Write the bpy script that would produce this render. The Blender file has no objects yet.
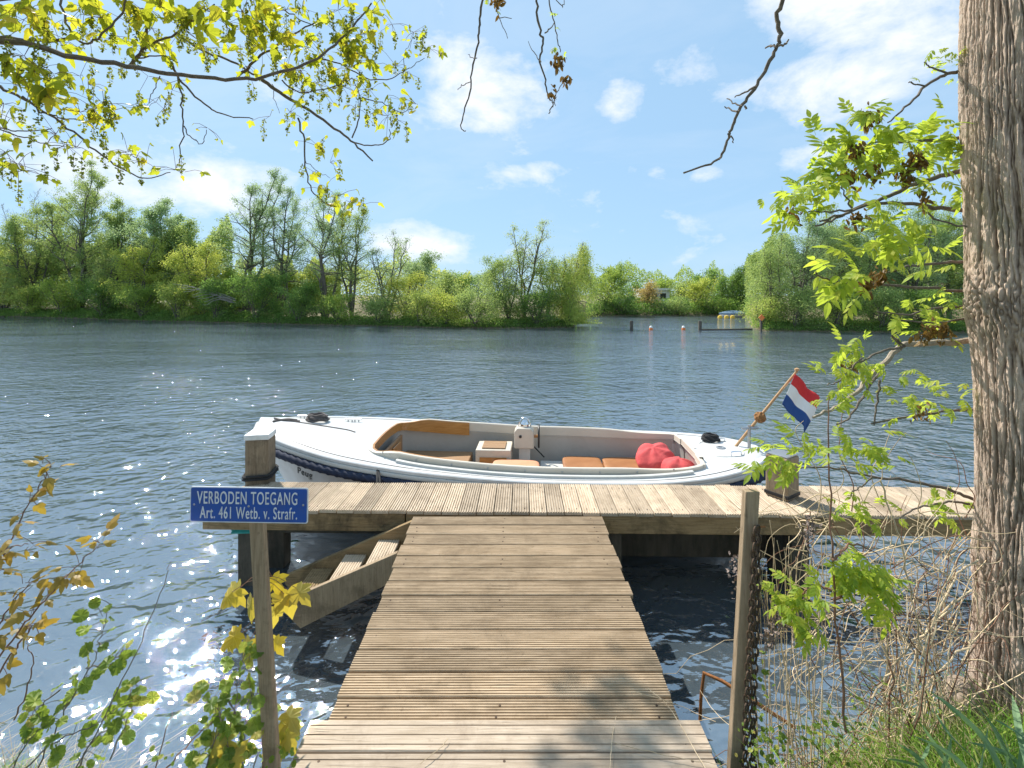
import bpy, bmesh, math, random
import numpy as np
from mathutils import Vector, Matrix, Quaternion

random.seed(7)
sc = bpy.context.scene
COL = sc.collection
R = math.radians
F = 480.0            # focal length in pixels
CAMZ = 2.5           # eye height above the water
HOR = 295.0          # horizon row in the photograph


def at(px, py, Y):
    """point at depth Y seen at a pixel of the photograph"""
    return np.array([(px - 512) * Y / F, Y, CAMZ - (py - HOR) * Y / F])


# ------------------------------------------------------------------ objects
def tag(o, label=None, cat=None, group=None, kind=None):
    if label: o['label'] = label
    if cat: o['category'] = cat
    if group: o['group'] = group
    if kind: o['kind'] = kind
    return o


def thing(name, label, cat, loc=(0, 0, 0), rz=0.0, group=None):
    o = bpy.data.objects.new(name, None)
    COL.objects.link(o)
    o.location = loc
    o.rotation_euler = (0, 0, rz)
    o.empty_display_size = 0.1
    return tag(o, label, cat, group)


def npmesh(name, V, faces, mats, parent=None, smooth=False, fmat=None):
    """V (n,3); faces: list of int arrays (m,k) or python lists"""
    V = np.asarray(V, dtype=np.float32)
    me = bpy.data.meshes.new(name)
    blocks = [np.asarray(f, dtype=np.int32) for f in faces if len(f)]
    loops = np.concatenate([b.ravel() for b in blocks])
    starts, off = [], 0
    for b in blocks:
        m, k = b.shape
        starts.append(off + np.arange(m, dtype=np.int32) * k)
        off += m * k
    starts = np.concatenate(starts)
    me.vertices.add(len(V)); me.vertices.foreach_set('co', V.ravel())
    me.loops.add(len(loops)); me.loops.foreach_set('vertex_index', loops)
    me.polygons.add(len(starts)); me.polygons.foreach_set('loop_start', starts)
    if not isinstance(mats, (list, tuple)): mats = [mats]
    for m in mats: me.materials.append(m)
    if fmat is not None: me.polygons.foreach_set('material_index', np.asarray(fmat, dtype=np.int32))
    me.update(calc_edges=True)
    me.polygons.foreach_set('use_smooth', np.full(len(starts), bool(smooth)))
    o = bpy.data.objects.new(name, me)
    COL.objects.link(o)
    if parent is not None: o.parent = parent
    return o


class MB:
    """collects solids, builds them as one mesh"""
    def __init__(s): s.V = []; s.F = []; s.mi = []; s.cur = 0
    def add(s, V, F):
        b = len(s.V)
        s.V += [tuple(map(float, v)) for v in V]
        s.F += [tuple(i + b for i in f) for f in F]; s.mi += [s.cur] * len(F)
    def box(s, lo, hi, M=None):
        x0, y0, z0 = lo; x1, y1, z1 = hi
        V = [(x0, y0, z0), (x1, y0, z0), (x1, y1, z0), (x0, y1, z0), (x0, y0, z1), (x1, y0, z1), (x1, y1, z1), (x0, y1, z1)]
        if M is not None: V = [M @ Vector(v) for v in V]
        s.add(V, [(0, 3, 2, 1), (4, 5, 6, 7), (0, 1, 5, 4), (1, 2, 6, 5), (2, 3, 7, 6), (3, 0, 4, 7)])
    def prism(s, poly, axis, a, b):
        """poly: 2D outline extruded along axis 'x','y','z' from a to b"""
        n = len(poly)
        def p(q, t):
            return {'x': (t, q[0], q[1]), 'y': (q[0], t, q[1]), 'z': (q[0], q[1], t)}[axis]
        V = [p(q, a) for q in poly] + [p(q, b) for q in poly]
        Fc = [tuple(range(n))[::-1], tuple(range(n, 2 * n))]
        Fc += [(i, (i + 1) % n, n + (i + 1) % n, n + i) for i in range(n)]
        s.add(V, Fc)
    def tube(s, P, rad, n=8, closed=False):
        V, Fq, caps = sweep(P, rad, n, closed)
        s.add(V, [tuple(f) for f in Fq] + [tuple(c) for c in caps])
    def lathe(s, prof, c=(0, 0, 0), n=20, axis='z'):
        V = []
        for r, h in prof:
            for k in range(n):
                a = 2 * math.pi * k / n
                q = (r * math.cos(a), r * math.sin(a), h)
                if axis == 'x': q = (q[2], q[0], q[1])
                if axis == 'y': q = (q[1], q[2], q[0])
                V.append((q[0] + c[0], q[1] + c[1], q[2] + c[2]))
        m = len(prof)
        Fc = [(i * n + k, i * n + (k + 1) % n, (i + 1) * n + (k + 1) % n, (i + 1) * n + k) for i in range(m - 1) for k in range(n)]
        Fc += [tuple(range(n))[::-1], tuple(range((m - 1) * n, m * n))]
        s.add(V, Fc)
    def build(s, name, mat, parent=None, smooth=False, bevel=0.0, seg=2, angle=40):
        me = bpy.data.meshes.new(name)
        me.from_pydata(s.V, [], s.F)
        if any(s.mi): me.polygons.foreach_set('material_index', s.mi)
        bm = bmesh.new(); bm.from_mesh(me)
        bmesh.ops.recalc_face_normals(bm, faces=bm.faces)
        bm.to_mesh(me); bm.free()
        for m in (mat if isinstance(mat, (list, tuple)) else [mat]): me.materials.append(m)
        o = bpy.data.objects.new(name, me); COL.objects.link(o)
        if parent is not None: o.parent = parent
        if smooth:
            for p in me.polygons: p.use_smooth = True
            me.set_sharp_from_angle(angle=R(angle))
        if bevel > 0:
            md = o.modifiers.new('bevel', 'BEVEL'); md.width = bevel; md.segments = seg
            md.limit_method = 'ANGLE'; md.angle_limit = R(35)
        return o


def sweep(P, rad, n=8, closed=False):
    P = np.asarray(P, float); m = len(P)
    rad = np.broadcast_to(np.asarray(rad, float), (m,))
    if closed: T = np.roll(P, -1, 0) - np.roll(P, 1, 0)
    else:
        T = np.gradient(P, axis=0)
    T /= np.linalg.norm(T, axis=1, keepdims=True) + 1e-12
    N = np.zeros_like(P)
    ref = np.array([0, 0, 1.0]) if abs(T[0, 2]) < .9 else np.array([1.0, 0, 0])
    v = ref - T[0] * (ref @ T[0]); N[0] = v / np.linalg.norm(v)
    for i in range(1, m):
        v = N[i - 1] - T[i] * (N[i - 1] @ T[i]); N[i] = v / (np.linalg.norm(v) + 1e-12)
    B = np.cross(T, N)
    a = np.arange(n) * 2 * np.pi / n
    V = P[:, None] + rad[:, None, None] * (N[:, None] * np.cos(a)[None, :, None] + B[:, None] * np.sin(a)[None, :, None])
    V = V.reshape(-1, 3)
    Fq = []
    for i in range(m if closed else m - 1):
        j = (i + 1) % m
        for k in range(n):
            Fq.append((i * n + k, i * n + (k + 1) % n, j * n + (k + 1) % n, j * n + k))
    caps = [] if closed else [tuple(range(n))[::-1], tuple(range((m - 1) * n, m * n))]
    return V, Fq, caps


def smooth_path(P, per=6, jit=0.0, rng=None):
    """Catmull-Rom through control points"""
    P = np.asarray(P, float)
    Q = np.vstack([2 * P[0] - P[1], P, 2 * P[-1] - P[-2]])
    out = []
    for i in range(1, len(Q) - 2):
        p0, p1, p2, p3 = Q[i - 1], Q[i], Q[i + 1], Q[i + 2]
        for t in np.arange(per) / per:
            out.append(.5 * ((2 * p1) + (-p0 + p2) * t + (2 * p0 - 5 * p1 + 4 * p2 - p3) * t * t + (-p0 + 3 * p1 - 3 * p2 + p3) * t ** 3))
    out.append(P[-1])
    out = np.array(out)
    if jit and rng is not None:
        j = rng.normal(0, jit, out.shape); j[0] = 0; out += j
    return out


def hermite(xs, ys, x):
    xs = np.asarray(xs, float); ys = np.asarray(ys, float); x = np.asarray(x, float)
    d = np.diff(ys) / np.diff(xs)
    m = np.concatenate([[d[0]], (d[:-1] + d[1:]) / 2, [d[-1]]])
    for i in range(1, len(xs) - 1):
        if d[i - 1] * d[i] <= 0: m[i] = 0
    i = np.clip(np.searchsorted(xs, x) - 1, 0, len(xs) - 2)
    h = xs[i + 1] - xs[i]; t = np.clip((x - xs[i]) / h, 0, 1)
    return (2 * t ** 3 - 3 * t ** 2 + 1) * ys[i] + (t ** 3 - 2 * t ** 2 + t) * h * m[i] + (-2 * t ** 3 + 3 * t ** 2) * ys[i + 1] + (t ** 3 - t ** 2) * h * m[i + 1]


def sstep(a, b, x):
    t = np.clip((np.asarray(x, float) - a) / (b - a), 0, 1)
    return t * t * (3 - 2 * t)


def vnoise(x, y, seed=0, px=None):
    """2D value noise, optional period px along x"""
    rs = np.random.RandomState(seed); T = rs.rand(257, 257)
    x = np.asarray(x, float); y = np.asarray(y, float)
    xi = np.floor(x).astype(int); yi = np.floor(y).astype(int)
    fx = x - xi; fy = y - yi
    fx = fx * fx * (3 - 2 * fx); fy = fy * fy * (3 - 2 * fy)
    m = px if px else 256
    a = T[xi % m, yi % 256]; b = T[(xi + 1) % m, yi % 256]
    c = T[xi % m, (yi + 1) % 256]; d = T[(xi + 1) % m, (yi + 1) % 256]
    return a * (1 - fx) * (1 - fy) + b * fx * (1 - fy) + c * (1 - fx) * fy + d * fx * fy


# ---------------------------------------------------------------- materials
def nodes(m):
    m.use_nodes = True
    nt = m.node_tree; nt.nodes.clear()
    return nt


def N_(nt, typ, **kw):
    n = nt.nodes.new(typ)
    for k, v in kw.items(): setattr(n, k, v)
    return n


def mixcol(nt, fac, a, b, blend='MIX'):
    n = nt.nodes.new('ShaderNodeMix'); n.data_type = 'RGBA'; n.blend_type = blend
    for i, v in ((0, fac), (6, a), (7, b)):
        if isinstance(v, bpy.types.NodeSocket): nt.links.new(v, n.inputs[i])
        elif isinstance(v, (int, float)): n.inputs[i].default_value = v if i == 0 else (v, v, v, 1)
        else: n.inputs[i].default_value = tuple(v) + (1,)
    return n.outputs[2]


def math_(nt, op, a, b=None, c=None, clamp=False):
    n = nt.nodes.new('ShaderNodeMath'); n.operation = op; n.use_clamp = clamp
    for i, v in enumerate((a, b, c)):
        if v is None: continue
        if isinstance(v, bpy.types.NodeSocket): nt.links.new(v, n.inputs[i])
        else: n.inputs[i].default_value = v
    return n.outputs[0]


def ramp(nt, fac, stops):
    n = nt.nodes.new('ShaderNodeValToRGB')
    e = n.color_ramp.elements
    while len(e) < len(stops): e.new(.5)
    for s, (p, c) in zip(e, stops):
        s.position = p; s.color = (c, c, c, 1) if isinstance(c, (int, float)) else tuple(c) + (1,)
    nt.links.new(fac, n.inputs[0])
    return n.outputs[0]


def noise(nt, vec, scale, detail=4, rough=.55, dist=0.0):
    n = nt.nodes.new('ShaderNodeTexNoise')
    n.inputs['Scale'].default_value = scale; n.inputs['Detail'].default_value = detail
    n.inputs['Roughness'].default_value = rough; n.inputs['Distortion'].default_value = dist
    if vec is not None: nt.links.new(vec, n.inputs['Vector'])
    return n.outputs[0]


def mapping(nt, vec, scale=(1, 1, 1), rot=(0, 0, 0), loc=(0, 0, 0)):
    n = nt.nodes.new('ShaderNodeMapping')
    n.inputs['Scale'].default_value = scale; n.inputs['Rotation'].default_value = rot; n.inputs['Location'].default_value = loc
    nt.links.new(vec, n.inputs['Vector'])
    return n.outputs[0]


def pmat(name, c1, c2, scale=6, stretch=(1, 1, 1), rough=.7, island=0.0, bump=0.0, bscale=40, metallic=0.0, spec=.4,
         dirt=None, dirt_scale=2.0, dirt_amt=.5, coat=0.0):
    """general procedural surface: two tones in noise, per-piece variation, dirt patches, fine bump"""
    m = bpy.data.materials.new(name); nt = nodes(m)
    tc = N_(nt, 'ShaderNodeTexCoord').outputs['Object']
    v = mapping(nt, tc, stretch)
    n1 = noise(nt, v, scale, 6, .6)
    col = mixcol(nt, ramp(nt, n1, [(.3, 0.0), (.7, 1.0)]), c1, c2)
    if island:
        ri = N_(nt, 'ShaderNodeNewGeometry').outputs['Random Per Island']
        f = math_(nt, 'MULTIPLY_ADD', ri, 2 * island, 1 - island)
        sep = nt.nodes.new('ShaderNodeCombineColor')
        for i in range(3): nt.links.new(f, sep.inputs[i])
        col = mixcol(nt, 1.0, col, sep.outputs[0], 'MULTIPLY')
    if dirt:
        n2 = noise(nt, tc, dirt_scale, 6, .65, .4)
        col = mixcol(nt, math_(nt, 'MULTIPLY', ramp(nt, n2, [(.45, 0.0), (.68, 1.0)]), dirt_amt), col, dirt)
    b = N_(nt, 'ShaderNodeBsdfPrincipled')
    nt.links.new(col, b.inputs['Base Color'])
    b.inputs['Roughness'].default_value = rough; b.inputs['Metallic'].default_value = metallic
    b.inputs['Specular IOR Level'].default_value = spec
    b.inputs['Coat Weight'].default_value = coat
    if bump:
        bp = N_(nt, 'ShaderNodeBump'); bp.inputs['Strength'].default_value = bump; bp.inputs['Distance'].default_value = .01
        nt.links.new(noise(nt, v, bscale, 5, .6), bp.inputs['Height'])
        nt.links.new(bp.outputs[0], b.inputs['Normal'])
    o = N_(nt, 'ShaderNodeOutputMaterial'); nt.links.new(b.outputs[0], o.inputs[0])
    return m


def leafmat(name, stops, trans=(.3, .4, .05), tw=.45, rough=.5):
    """leaf: per-leaf tone, light shining through"""
    m = bpy.data.materials.new(name); nt = nodes(m)
    ri = N_(nt, 'ShaderNodeNewGeometry').outputs['Random Per Island']
    tc = N_(nt, 'ShaderNodeTexCoord').outputs['Object']
    nz = noise(nt, tc, 45 if 'foliage' not in name else 1.2, 3, .6)
    col = ramp(nt, math_(nt, 'ADD', ri, math_(nt, 'MULTIPLY', math_(nt, 'SUBTRACT', nz, .5), .55 if 'foliage' not in name else .9), clamp=True), stops)
    b = N_(nt, 'ShaderNodeBsdfPrincipled'); b.inputs['Roughness'].default_value = rough
    b.inputs['Specular IOR Level'].default_value = .3
    nt.links.new(col, b.inputs['Base Color'])
    t = N_(nt, 'ShaderNodeBsdfTranslucent')
    nt.links.new(mixcol(nt, .6, col, trans), t.inputs['Color'])
    mx = N_(nt, 'ShaderNodeMixShader'); mx.inputs[0].default_value = tw
    nt.links.new(b.outputs[0], mx.inputs[1]); nt.links.new(t.outputs[0], mx.inputs[2])
    o = N_(nt, 'ShaderNodeOutputMaterial'); nt.links.new(mx.outputs[0], o.inputs[0])
    return m


def wood(name, c1, c2, along='x', island=.15, dirt=(.15, .1, .06), dirt_amt=.6):
    """weathered timber: long grain streaks, checks, grey and dark patches, per-board tone"""
    m = bpy.data.materials.new(name); nt = nodes(m)
    tc = N_(nt, 'ShaderNodeTexCoord').outputs['Object']
    ri = N_(nt, 'ShaderNodeNewGeometry').outputs['Random Per Island']
    off = N_(nt, 'ShaderNodeVectorMath', operation='ADD'); nt.links.new(tc, off.inputs[0])
    cx = N_(nt, 'ShaderNodeCombineXYZ')
    for i in range(3): nt.links.new(math_(nt, 'MULTIPLY', ri, 37.0 + 11 * i), cx.inputs[i])
    nt.links.new(cx.outputs[0], off.inputs[1]); v0 = off.outputs[0]
    ax = 'xyz'.index(along); st = [22.0, 22.0, 22.0]; st[ax] = 1.3
    fine = noise(nt, mapping(nt, v0, st), 5.0, 6, .7, .2)
    st2 = [6.0, 6.0, 6.0]; st2[ax] = .8
    broad = noise(nt, mapping(nt, v0, st2), 2.2, 4, .6, .4)
    g = math_(nt, 'ADD', math_(nt, 'MULTIPLY', fine, .6), math_(nt, 'MULTIPLY', broad, .4))
    col = mixcol(nt, ramp(nt, g, [(.34, 0.0), (.64, 1.0)]), c1, c2)
    crack = ramp(nt, noise(nt, mapping(nt, v0, st), 3.1, 3, .5, .6), [(.60, 0.0), (.72, 1.0)])
    col = mixcol(nt, math_(nt, 'MULTIPLY', crack, .45), col, dirt)
    d = ramp(nt, noise(nt, v0, 3.4, 7, .7, .5), [(.47, 0.0), (.70, 1.0)])
    col = mixcol(nt, math_(nt, 'MULTIPLY', d, dirt_amt), col, dirt)
    spk = ramp(nt, noise(nt, v0, 38, 3, .6), [(.60, 0.0), (.74, 1.0)])
    col = mixcol(nt, math_(nt, 'MULTIPLY', spk, .35), col, dirt)
    if island:
        f = math_(nt, 'MULTIPLY_ADD', ri, 2 * island, 1 - island)
        cc = nt.nodes.new('ShaderNodeCombineColor')
        for i in range(3): nt.links.new(f, cc.inputs[i])
        col = mixcol(nt, 1.0, col, cc.outputs[0], 'MULTIPLY')
    b = N_(nt, 'ShaderNodeBsdfPrincipled'); nt.links.new(col, b.inputs['Base Color'])
    b.inputs['Roughness'].default_value = .85; b.inputs['Specular IOR Level'].default_value = .25
    bp = N_(nt, 'ShaderNodeBump'); bp.inputs['Strength'].default_value = .6; bp.inputs['Distance'].default_value = .006
    nt.links.new(math_(nt, 'SUBTRACT', g, math_(nt, 'MULTIPLY', crack, .5)), bp.inputs['Height']); nt.links.new(bp.outputs[0], b.inputs['Normal'])
    o = N_(nt, 'ShaderNodeOutputMaterial'); nt.links.new(b.outputs[0], o.inputs[0])
    return m


M = {}
M['deck'] = wood('weathered_decking', (.40, .31, .215), (.60, .49, .365), 'y', .22, (.18, .125, .075), .55)
M['deck_pale'] = wood('pale_decking', (.33, .255, .18), (.52, .425, .325), 'x', .14, (.22, .16, .11))
M['deck_brown'] = wood('brown_decking', (.26, .185, .11), (.48, .365, .245), 'x', .22, (.14, .095, .055), .5)
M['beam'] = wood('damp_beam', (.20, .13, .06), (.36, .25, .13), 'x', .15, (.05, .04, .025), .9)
M['pile'] = pmat('dark_pile', (.05, .045, .035), (.12, .1, .075), 5, (3, 3, .6), .8, .1, .5, 25, dirt=(.02, .025, .015), dirt_scale=3, dirt_amt=.6)
M['post'] = wood('grey_post', (.21, .15, .09), (.39, .295, .195), 'z', 0, (.11, .08, .05), .85)
M['post_dark'] = wood('weathered_pile', (.15, .105, .065), (.34, .26, .175), 'z', 0, (.06, .045, .03), .9)
M['white'] = pmat('white_gelcoat', (.55, .55, .54), (.62, .62, .61), 2, (1, 1, 1), .3, 0, 0, 10, spec=.5, dirt=(.40, .38, .33), dirt_scale=4, dirt_amt=.45)
M['cap'] = pmat('white_cap', (.7, .7, .69), (.82, .82, .8), 8, rough=.5, dirt=(.4, .37, .3), dirt_scale=9, dirt_amt=.4)
M['grey_white'] = pmat('greyish_gelcoat', (.56, .55, .51), (.63, .62, .58), 3, rough=.4, dirt=(.45, .43, .38), dirt_scale=6, dirt_amt=.3)
M['cream'] = pmat('cream_gelcoat', (.56, .50, .41), (.63, .57, .48), 3, rough=.4, dirt=(.5, .45, .36), dirt_scale=6, dirt_amt=.3)
M['varnish'] = pmat('varnished_wood', (.36, .15, .03), (.52, .25, .07), 5, (1, 6, 10), .3, 0, 0, 20, coat=.5)
M['teak'] = pmat('teak_boards', (.25, .14, .065), (.36, .215, .11), 6, (1, 8, 8), .5)
M['navy'] = pmat('navy_rope', (.012, .018, .04), (.03, .038, .07), 20, rough=.8, bump=.4, bscale=120)
M['black'] = pmat('black_rope', (.015, .015, .017), (.035, .034, .033), 30, rough=.8, bump=.4, bscale=150)
M['grey_rope'] = pmat('grey_rope', (.07, .06, .055), (.15, .13, .12), 30, rough=.9, bump=.4, bscale=150)
M['rubber'] = pmat('black_rubber', (.015, .015, .016), (.03, .03, .03), 12, rough=.5)
M['red'] = pmat('red_fabric', (.50, .055, .06), (.62, .10, .095), 8, rough=.85, bump=.3, bscale=60)
M['salmon'] = pmat('salmon_vinyl', (.60, .27, .14), (.68, .33, .19), 5, rough=.5)
M['tan'] = pmat('tan_leather', (.28, .115, .04), (.37, .165, .065), 6, rough=.45)
M['chrome'] = pmat('chrome', (.75, .76, .78), (.82, .82, .84), 3, rough=.12, metallic=1)
M['steel'] = pmat('grey_steel', (.35, .36, .37), (.45, .46, .47), 6, rough=.4, metallic=.8)
M['glassdome'] = pmat('compass_glass', (.12, .14, .15), (.2, .22, .23), 3, rough=.05, spec=1)
M['sign'] = pmat('blue_enamel', (.016, .075, .33), (.024, .095, .39), 3, rough=.3, dirt=(.05, .085, .25), dirt_scale=14, dirt_amt=.6)
M['letter'] = pmat('white_enamel', (.66, .68, .7), (.76, .77, .78), 12, rough=.45, dirt=(.4, .42, .46), dirt_scale=20, dirt_amt=.5)
M['name'] = pmat('dark_lettering', (.03, .03, .025), (.06, .055, .04), 6, rough=.4)
M['turq'] = pmat('turquoise_band', (.01, .2, .19), (.03, .30, .27), 25, rough=.7, bump=.5, bscale=60)
M['rust'] = pmat('rusty_iron', (.2, .075, .022), (.36, .15, .045), 14, rough=.85, bump=.5, bscale=60, dirt=(.1, .04, .02), dirt_scale=12)
M['chain'] = pmat('rusty_chain', (.05, .035, .025), (.12, .075, .045), 20, rough=.7, metallic=.35, bump=.4, bscale=80)
M['flag_red'] = pmat('flag_red', (.60, .03, .035), (.66, .05, .05), 8, rough=.8)
M['flag_white'] = pmat('flag_white', (.78, .78, .78), (.82, .82, .82), 8, rough=.8)
M['flag_blue'] = pmat('flag_blue', (.02, .07, .24), (.03, .09, .29), 8, rough=.8)
M['pole'] = pmat('varnished_pole', (.42, .24, .11), (.55, .34, .17), 8, (5, 5, 1), .4)
M['ball'] = pmat('brown_rope', (.20, .09, .03), (.34, .17, .06), 20, rough=.9, bump=.6, bscale=90)
M['orange'] = pmat('orange_plastic', (.65, .15, .03), (.75, .22, .05), 4, rough=.5)
M['yellow'] = pmat('yellow_plastic', (.7, .45, .05), (.78, .55, .08), 4, rough=.5)
M['tarp'] = pmat('blue_tarpaulin', (.07, .13, .2), (.12, .19, .27), 3, rough=.6)
M['wallwhite'] = pmat('white_render', (.68, .68, .66), (.76, .76, .74), 2, rough=.8)
M['darkwin'] = pmat('dark_glass', (.03, .035, .04), (.05, .055, .06), 2, rough=.1)
M['twig'] = pmat('grey_brown_bark', (.10, .08, .06), (.2, .165, .13), 25, (2, 2, 2), .9, bump=.5, bscale=60)
M['twig_pale'] = pmat('pale_bark', (.26, .21, .155), (.38, .32, .25), 25, (2, 2, 2), .9, bump=.5, bscale=60)
M['farbark'] = pmat('far_bark', (.10, .085, .065), (.19, .165, .13), 1.5, (2, 2, .6), .9)
M['farbark_grey'] = pmat('far_grey_bark', (.24, .22, .19), (.36, .33, .29), 1.5, (2, 2, .6), .9)
M['dry'] = pmat('dry_stems', (.42, .31, .185), (.66, .52, .34), 12, rough=.9, island=.35)
M['redstem'] = pmat('red_brown_stem', (.15, .075, .045), (.25, .13, .08), 14, rough=.8)
M['seed'] = leafmat('dry_seed_keys', [(0, (.09, .05, .012)), (1, (.22, .13, .03))], (.3, .17, .03), .3)
M['maple'] = leafmat('maple_leaves', [(0, (.09, .15, .02)), (.4, (.22, .28, .025)), (.78, (.40, .40, .035)), (1, (.50, .31, .04))], (.74, .76, .04), .57)
M['maple_flower'] = leafmat('maple_flowers', [(0, (.12, .16, .02)), (1, (.26, .30, .04))], (.5, .55, .06), .4)
M['ash'] = leafmat('ash_leaves', [(0, (.15, .25, .03)), (.5, (.30, .40, .05)), (1, (.46, .47, .07))], (.72, .85, .08), .56)
M['bronze'] = leafmat('bronze_leaves', [(0, (.14, .11, .03)), (.5, (.27, .21, .05)), (1, (.40, .24, .05))], (.6, .4, .04), .4)
M['green'] = leafmat('alder_leaves', [(0, (.06, .11, .02)), (.45, (.14, .22, .03)), (.8, (.28, .34, .06)), (1, (.40, .31, .08))], (.42, .55, .06), .42)
M['sprig'] = leafmat('yellow_green_leaves', [(0, (.25, .25, .08)), (.5, (.36, .34, .10)), (1, (.5, .38, .04))], (.85, .62, .03), .5)
M['grass'] = leafmat('grass_blades', [(0, (.09, .19, .02)), (.55, (.20, .36, .04)), (.85, (.34, .42, .08)), (1, (.50, .42, .2))], (.35, .6, .07), .4)
M['straw'] = leafmat('straw', [(0, (.3, .22, .12)), (1, (.52, .41, .26))], (.5, .4, .2), .25)
M['iris'] = leafmat('iris_blades', [(0, (.10, .19, .09)), (1, (.20, .30, .16))], (.3, .5, .15), .3)


def treeleaf(name, a, b, c, tr):
    k = 2.05; f = lambda q: tuple(min(.6, x * k) for x in q)
    return leafmat(name, [(0, f(a)), (.5, f(b)), (1, f(c))], f(tr), .5, .55)


TL = {
 'olive': treeleaf('olive_foliage', (.07, .115, .03), (.125, .18, .05), (.19, .25, .085), (.25, .38, .08)),
 'grey': treeleaf('grey_green_foliage', (.075, .12, .05), (.125, .185, .08), (.20, .265, .135), (.23, .34, .12)),
 'light': treeleaf('light_green_foliage', (.11, .17, .03), (.19, .27, .05), (.29, .36, .09), (.40, .52, .07)),
 'yellow': treeleaf('yellow_green_foliage', (.13, .18, .025), (.22, .28, .04), (.32, .37, .07), (.44, .54, .06)),
 'dark': treeleaf('dark_green_foliage', (.04, .075, .02), (.075, .125, .03), (.12, .18, .05), (.16, .26, .04)),
 'green': treeleaf('mid_green_foliage', (.07, .12, .025), (.12, .19, .035), (.2, .27, .06), (.26, .38, .05)),
 'red': treeleaf('russet_foliage', (.17, .12, .05), (.26, .17, .07), (.33, .24, .1), (.38, .25, .07)),
}
SKY_TINT = (1.0, 1.0, 1.0); SKY_GAMMA = .5; SKY_VEIL = .0; SKY_VEIL_COL = (5, 6.5, 8); SKY_STRENGTH = .12
CLOUD_COL = (8.2, 8.3, 8.5); EXPOSURE = 0.0; WAVE = 1.0; DENS = 1.0
SKY_STRENGTH = .15; EXPOSURE = .86; WAVE = 1.0; SKY_GAMMA = .5; SKY_TINT = (.90, 1.22, 1.52); SKY_VEIL = .6; SKY_VEIL_COL = (1.65, 2.6, 3.55); CLOUD_COL = (3.95, 4.05, 4.2)
# ------------------------------------------------------------ camera, light
cam = bpy.data.objects.new('camera', bpy.data.cameras.new('camera'))
COL.objects.link(cam)
cam.location = (0, 0, CAMZ)
cam.rotation_euler = (R(90), 0, 0)
cam.data.sensor_width = 36
cam.data.lens = F * 36 / 1024
cam.data.shift_y = -(384 - HOR) / 1024
cam.data.clip_start = .05
cam.data.clip_end = 6000
sc.camera = cam

SUN_AZ, SUN_EL = R(-38), R(47)
sd = Vector((math.sin(SUN_AZ) * math.cos(SUN_EL), math.cos(SUN_AZ) * math.cos(SUN_EL), math.sin(SUN_EL)))
sun = bpy.data.objects.new('sun', bpy.data.lights.new('sun', 'SUN'))
COL.objects.link(sun)
sun.data.energy = 4.2
sun.data.angle = R(.53)
sun.data.color = (1, .95, .87)
sun.rotation_euler = (-sd).to_track_quat('-Z', 'Y').to_euler()

w = bpy.data.worlds.new('World'); sc.world = w; w.use_nodes = True
nt = w.node_tree; nt.nodes.clear()
sky = N_(nt, 'ShaderNodeTexSky'); sky.sky_type = 'NISHITA'; sky.sun_disc = False
sky.sun_elevation = SUN_EL; sky.sun_rotation = SUN_AZ
sky.air_density = 1.0; sky.dust_density = .6; sky.ozone_density = 1.5
dirv = N_(nt, 'ShaderNodeTexCoord').outputs['Generated']
sx = N_(nt, 'ShaderNodeSeparateXYZ'); nt.links.new(dirv, sx.inputs[0])
az = math_(nt, 'ARCTAN2', sx.outputs[0], sx.outputs[1])
el = math_(nt, 'ARCSINE', sx.outputs[2])
# broken cloud: billows over a few cloud banks, given as compass bearing and height
n1 = noise(nt, mapping(nt, dirv, (1, 1, 1.8)), 6.5, 9, .62, .15)
n2 = noise(nt, mapping(nt, dirv, (1, 1, 1.6), loc=(3.1, .7, 2.2)), 2.0, 3, .5)
BANKS = [  # azimuth deg, elevation deg, half width, half height, strength
 (37, 29, 13, 7.5, 1.0), (41, 22.5, 5, 2.6, .8), (33, 20, 11, 3.6, .85), (13, 21.3, 3.2, 2.6, .8), (-4, 23, 10, 5.5, .75), (-9, 21, 6, 3, .6),
 (4.5, 14.4, 5.5, 1.3, .7), (22, 13.2, 2.5, 1.5, .75), (17, 13.4, 1.8, 1.2, .6), (-11, 6.5, 7, 3.3, .95), (-36, 11, 15, 3.8, 1.0), (-25, 8.5, 9, 3.6, .7),
 (12, 31.5, 3.5, 1.6, .6), (-33, 14.5, 7, 1.8, .5), (-47, 12, 8, 4, .8), (31, 13.5, 3, 1.6, .5), (-42, 26, 6, 3, .35), (48, 18, 6, 5, .5), (70, 25, 20, 9, .8),
 (-75, 18, 20, 6, .7), (120, 30, 30, 12, .9), (-130, 35, 34, 12, .9), (170, 22, 30, 8, .8)]
acc = None
for a, e, hw, hh, s in BANKS:
    u = math_(nt, 'DIVIDE', math_(nt, 'SUBTRACT', az, R(a)), R(hw))
    v = math_(nt, 'DIVIDE', math_(nt, 'SUBTRACT', el, R(e)), R(hh))
    d = math_(nt, 'ADD', math_(nt, 'MULTIPLY', u, u), math_(nt, 'MULTIPLY', v, v))
    k = math_(nt, 'MULTIPLY', math_(nt, 'SUBTRACT', 1.15, d, clamp=True), s)
    acc = k if acc is None else math_(nt, 'MAXIMUM', acc, k)
cl = math_(nt, 'ADD', math_(nt, 'MULTIPLY', acc, .70), math_(nt, 'MULTIPLY', math_(nt, 'SUBTRACT', n1, .5), 2.4))
cl = math_(nt, 'ADD', cl, math_(nt, 'MULTIPLY', math_(nt, 'SUBTRACT', n2, .55), .35))
cov = ramp(nt, cl, [(.20, 0.0), (.80, 1.0)])
wisp = math_(nt, 'MULTIPLY', ramp(nt, noise(nt, mapping(nt, dirv, (1, 1, 3), loc=(5, 2, 1)), 2.6, 6, .6, .5), [(.44, 0.0), (.85, 1.0)]), .22)
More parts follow.
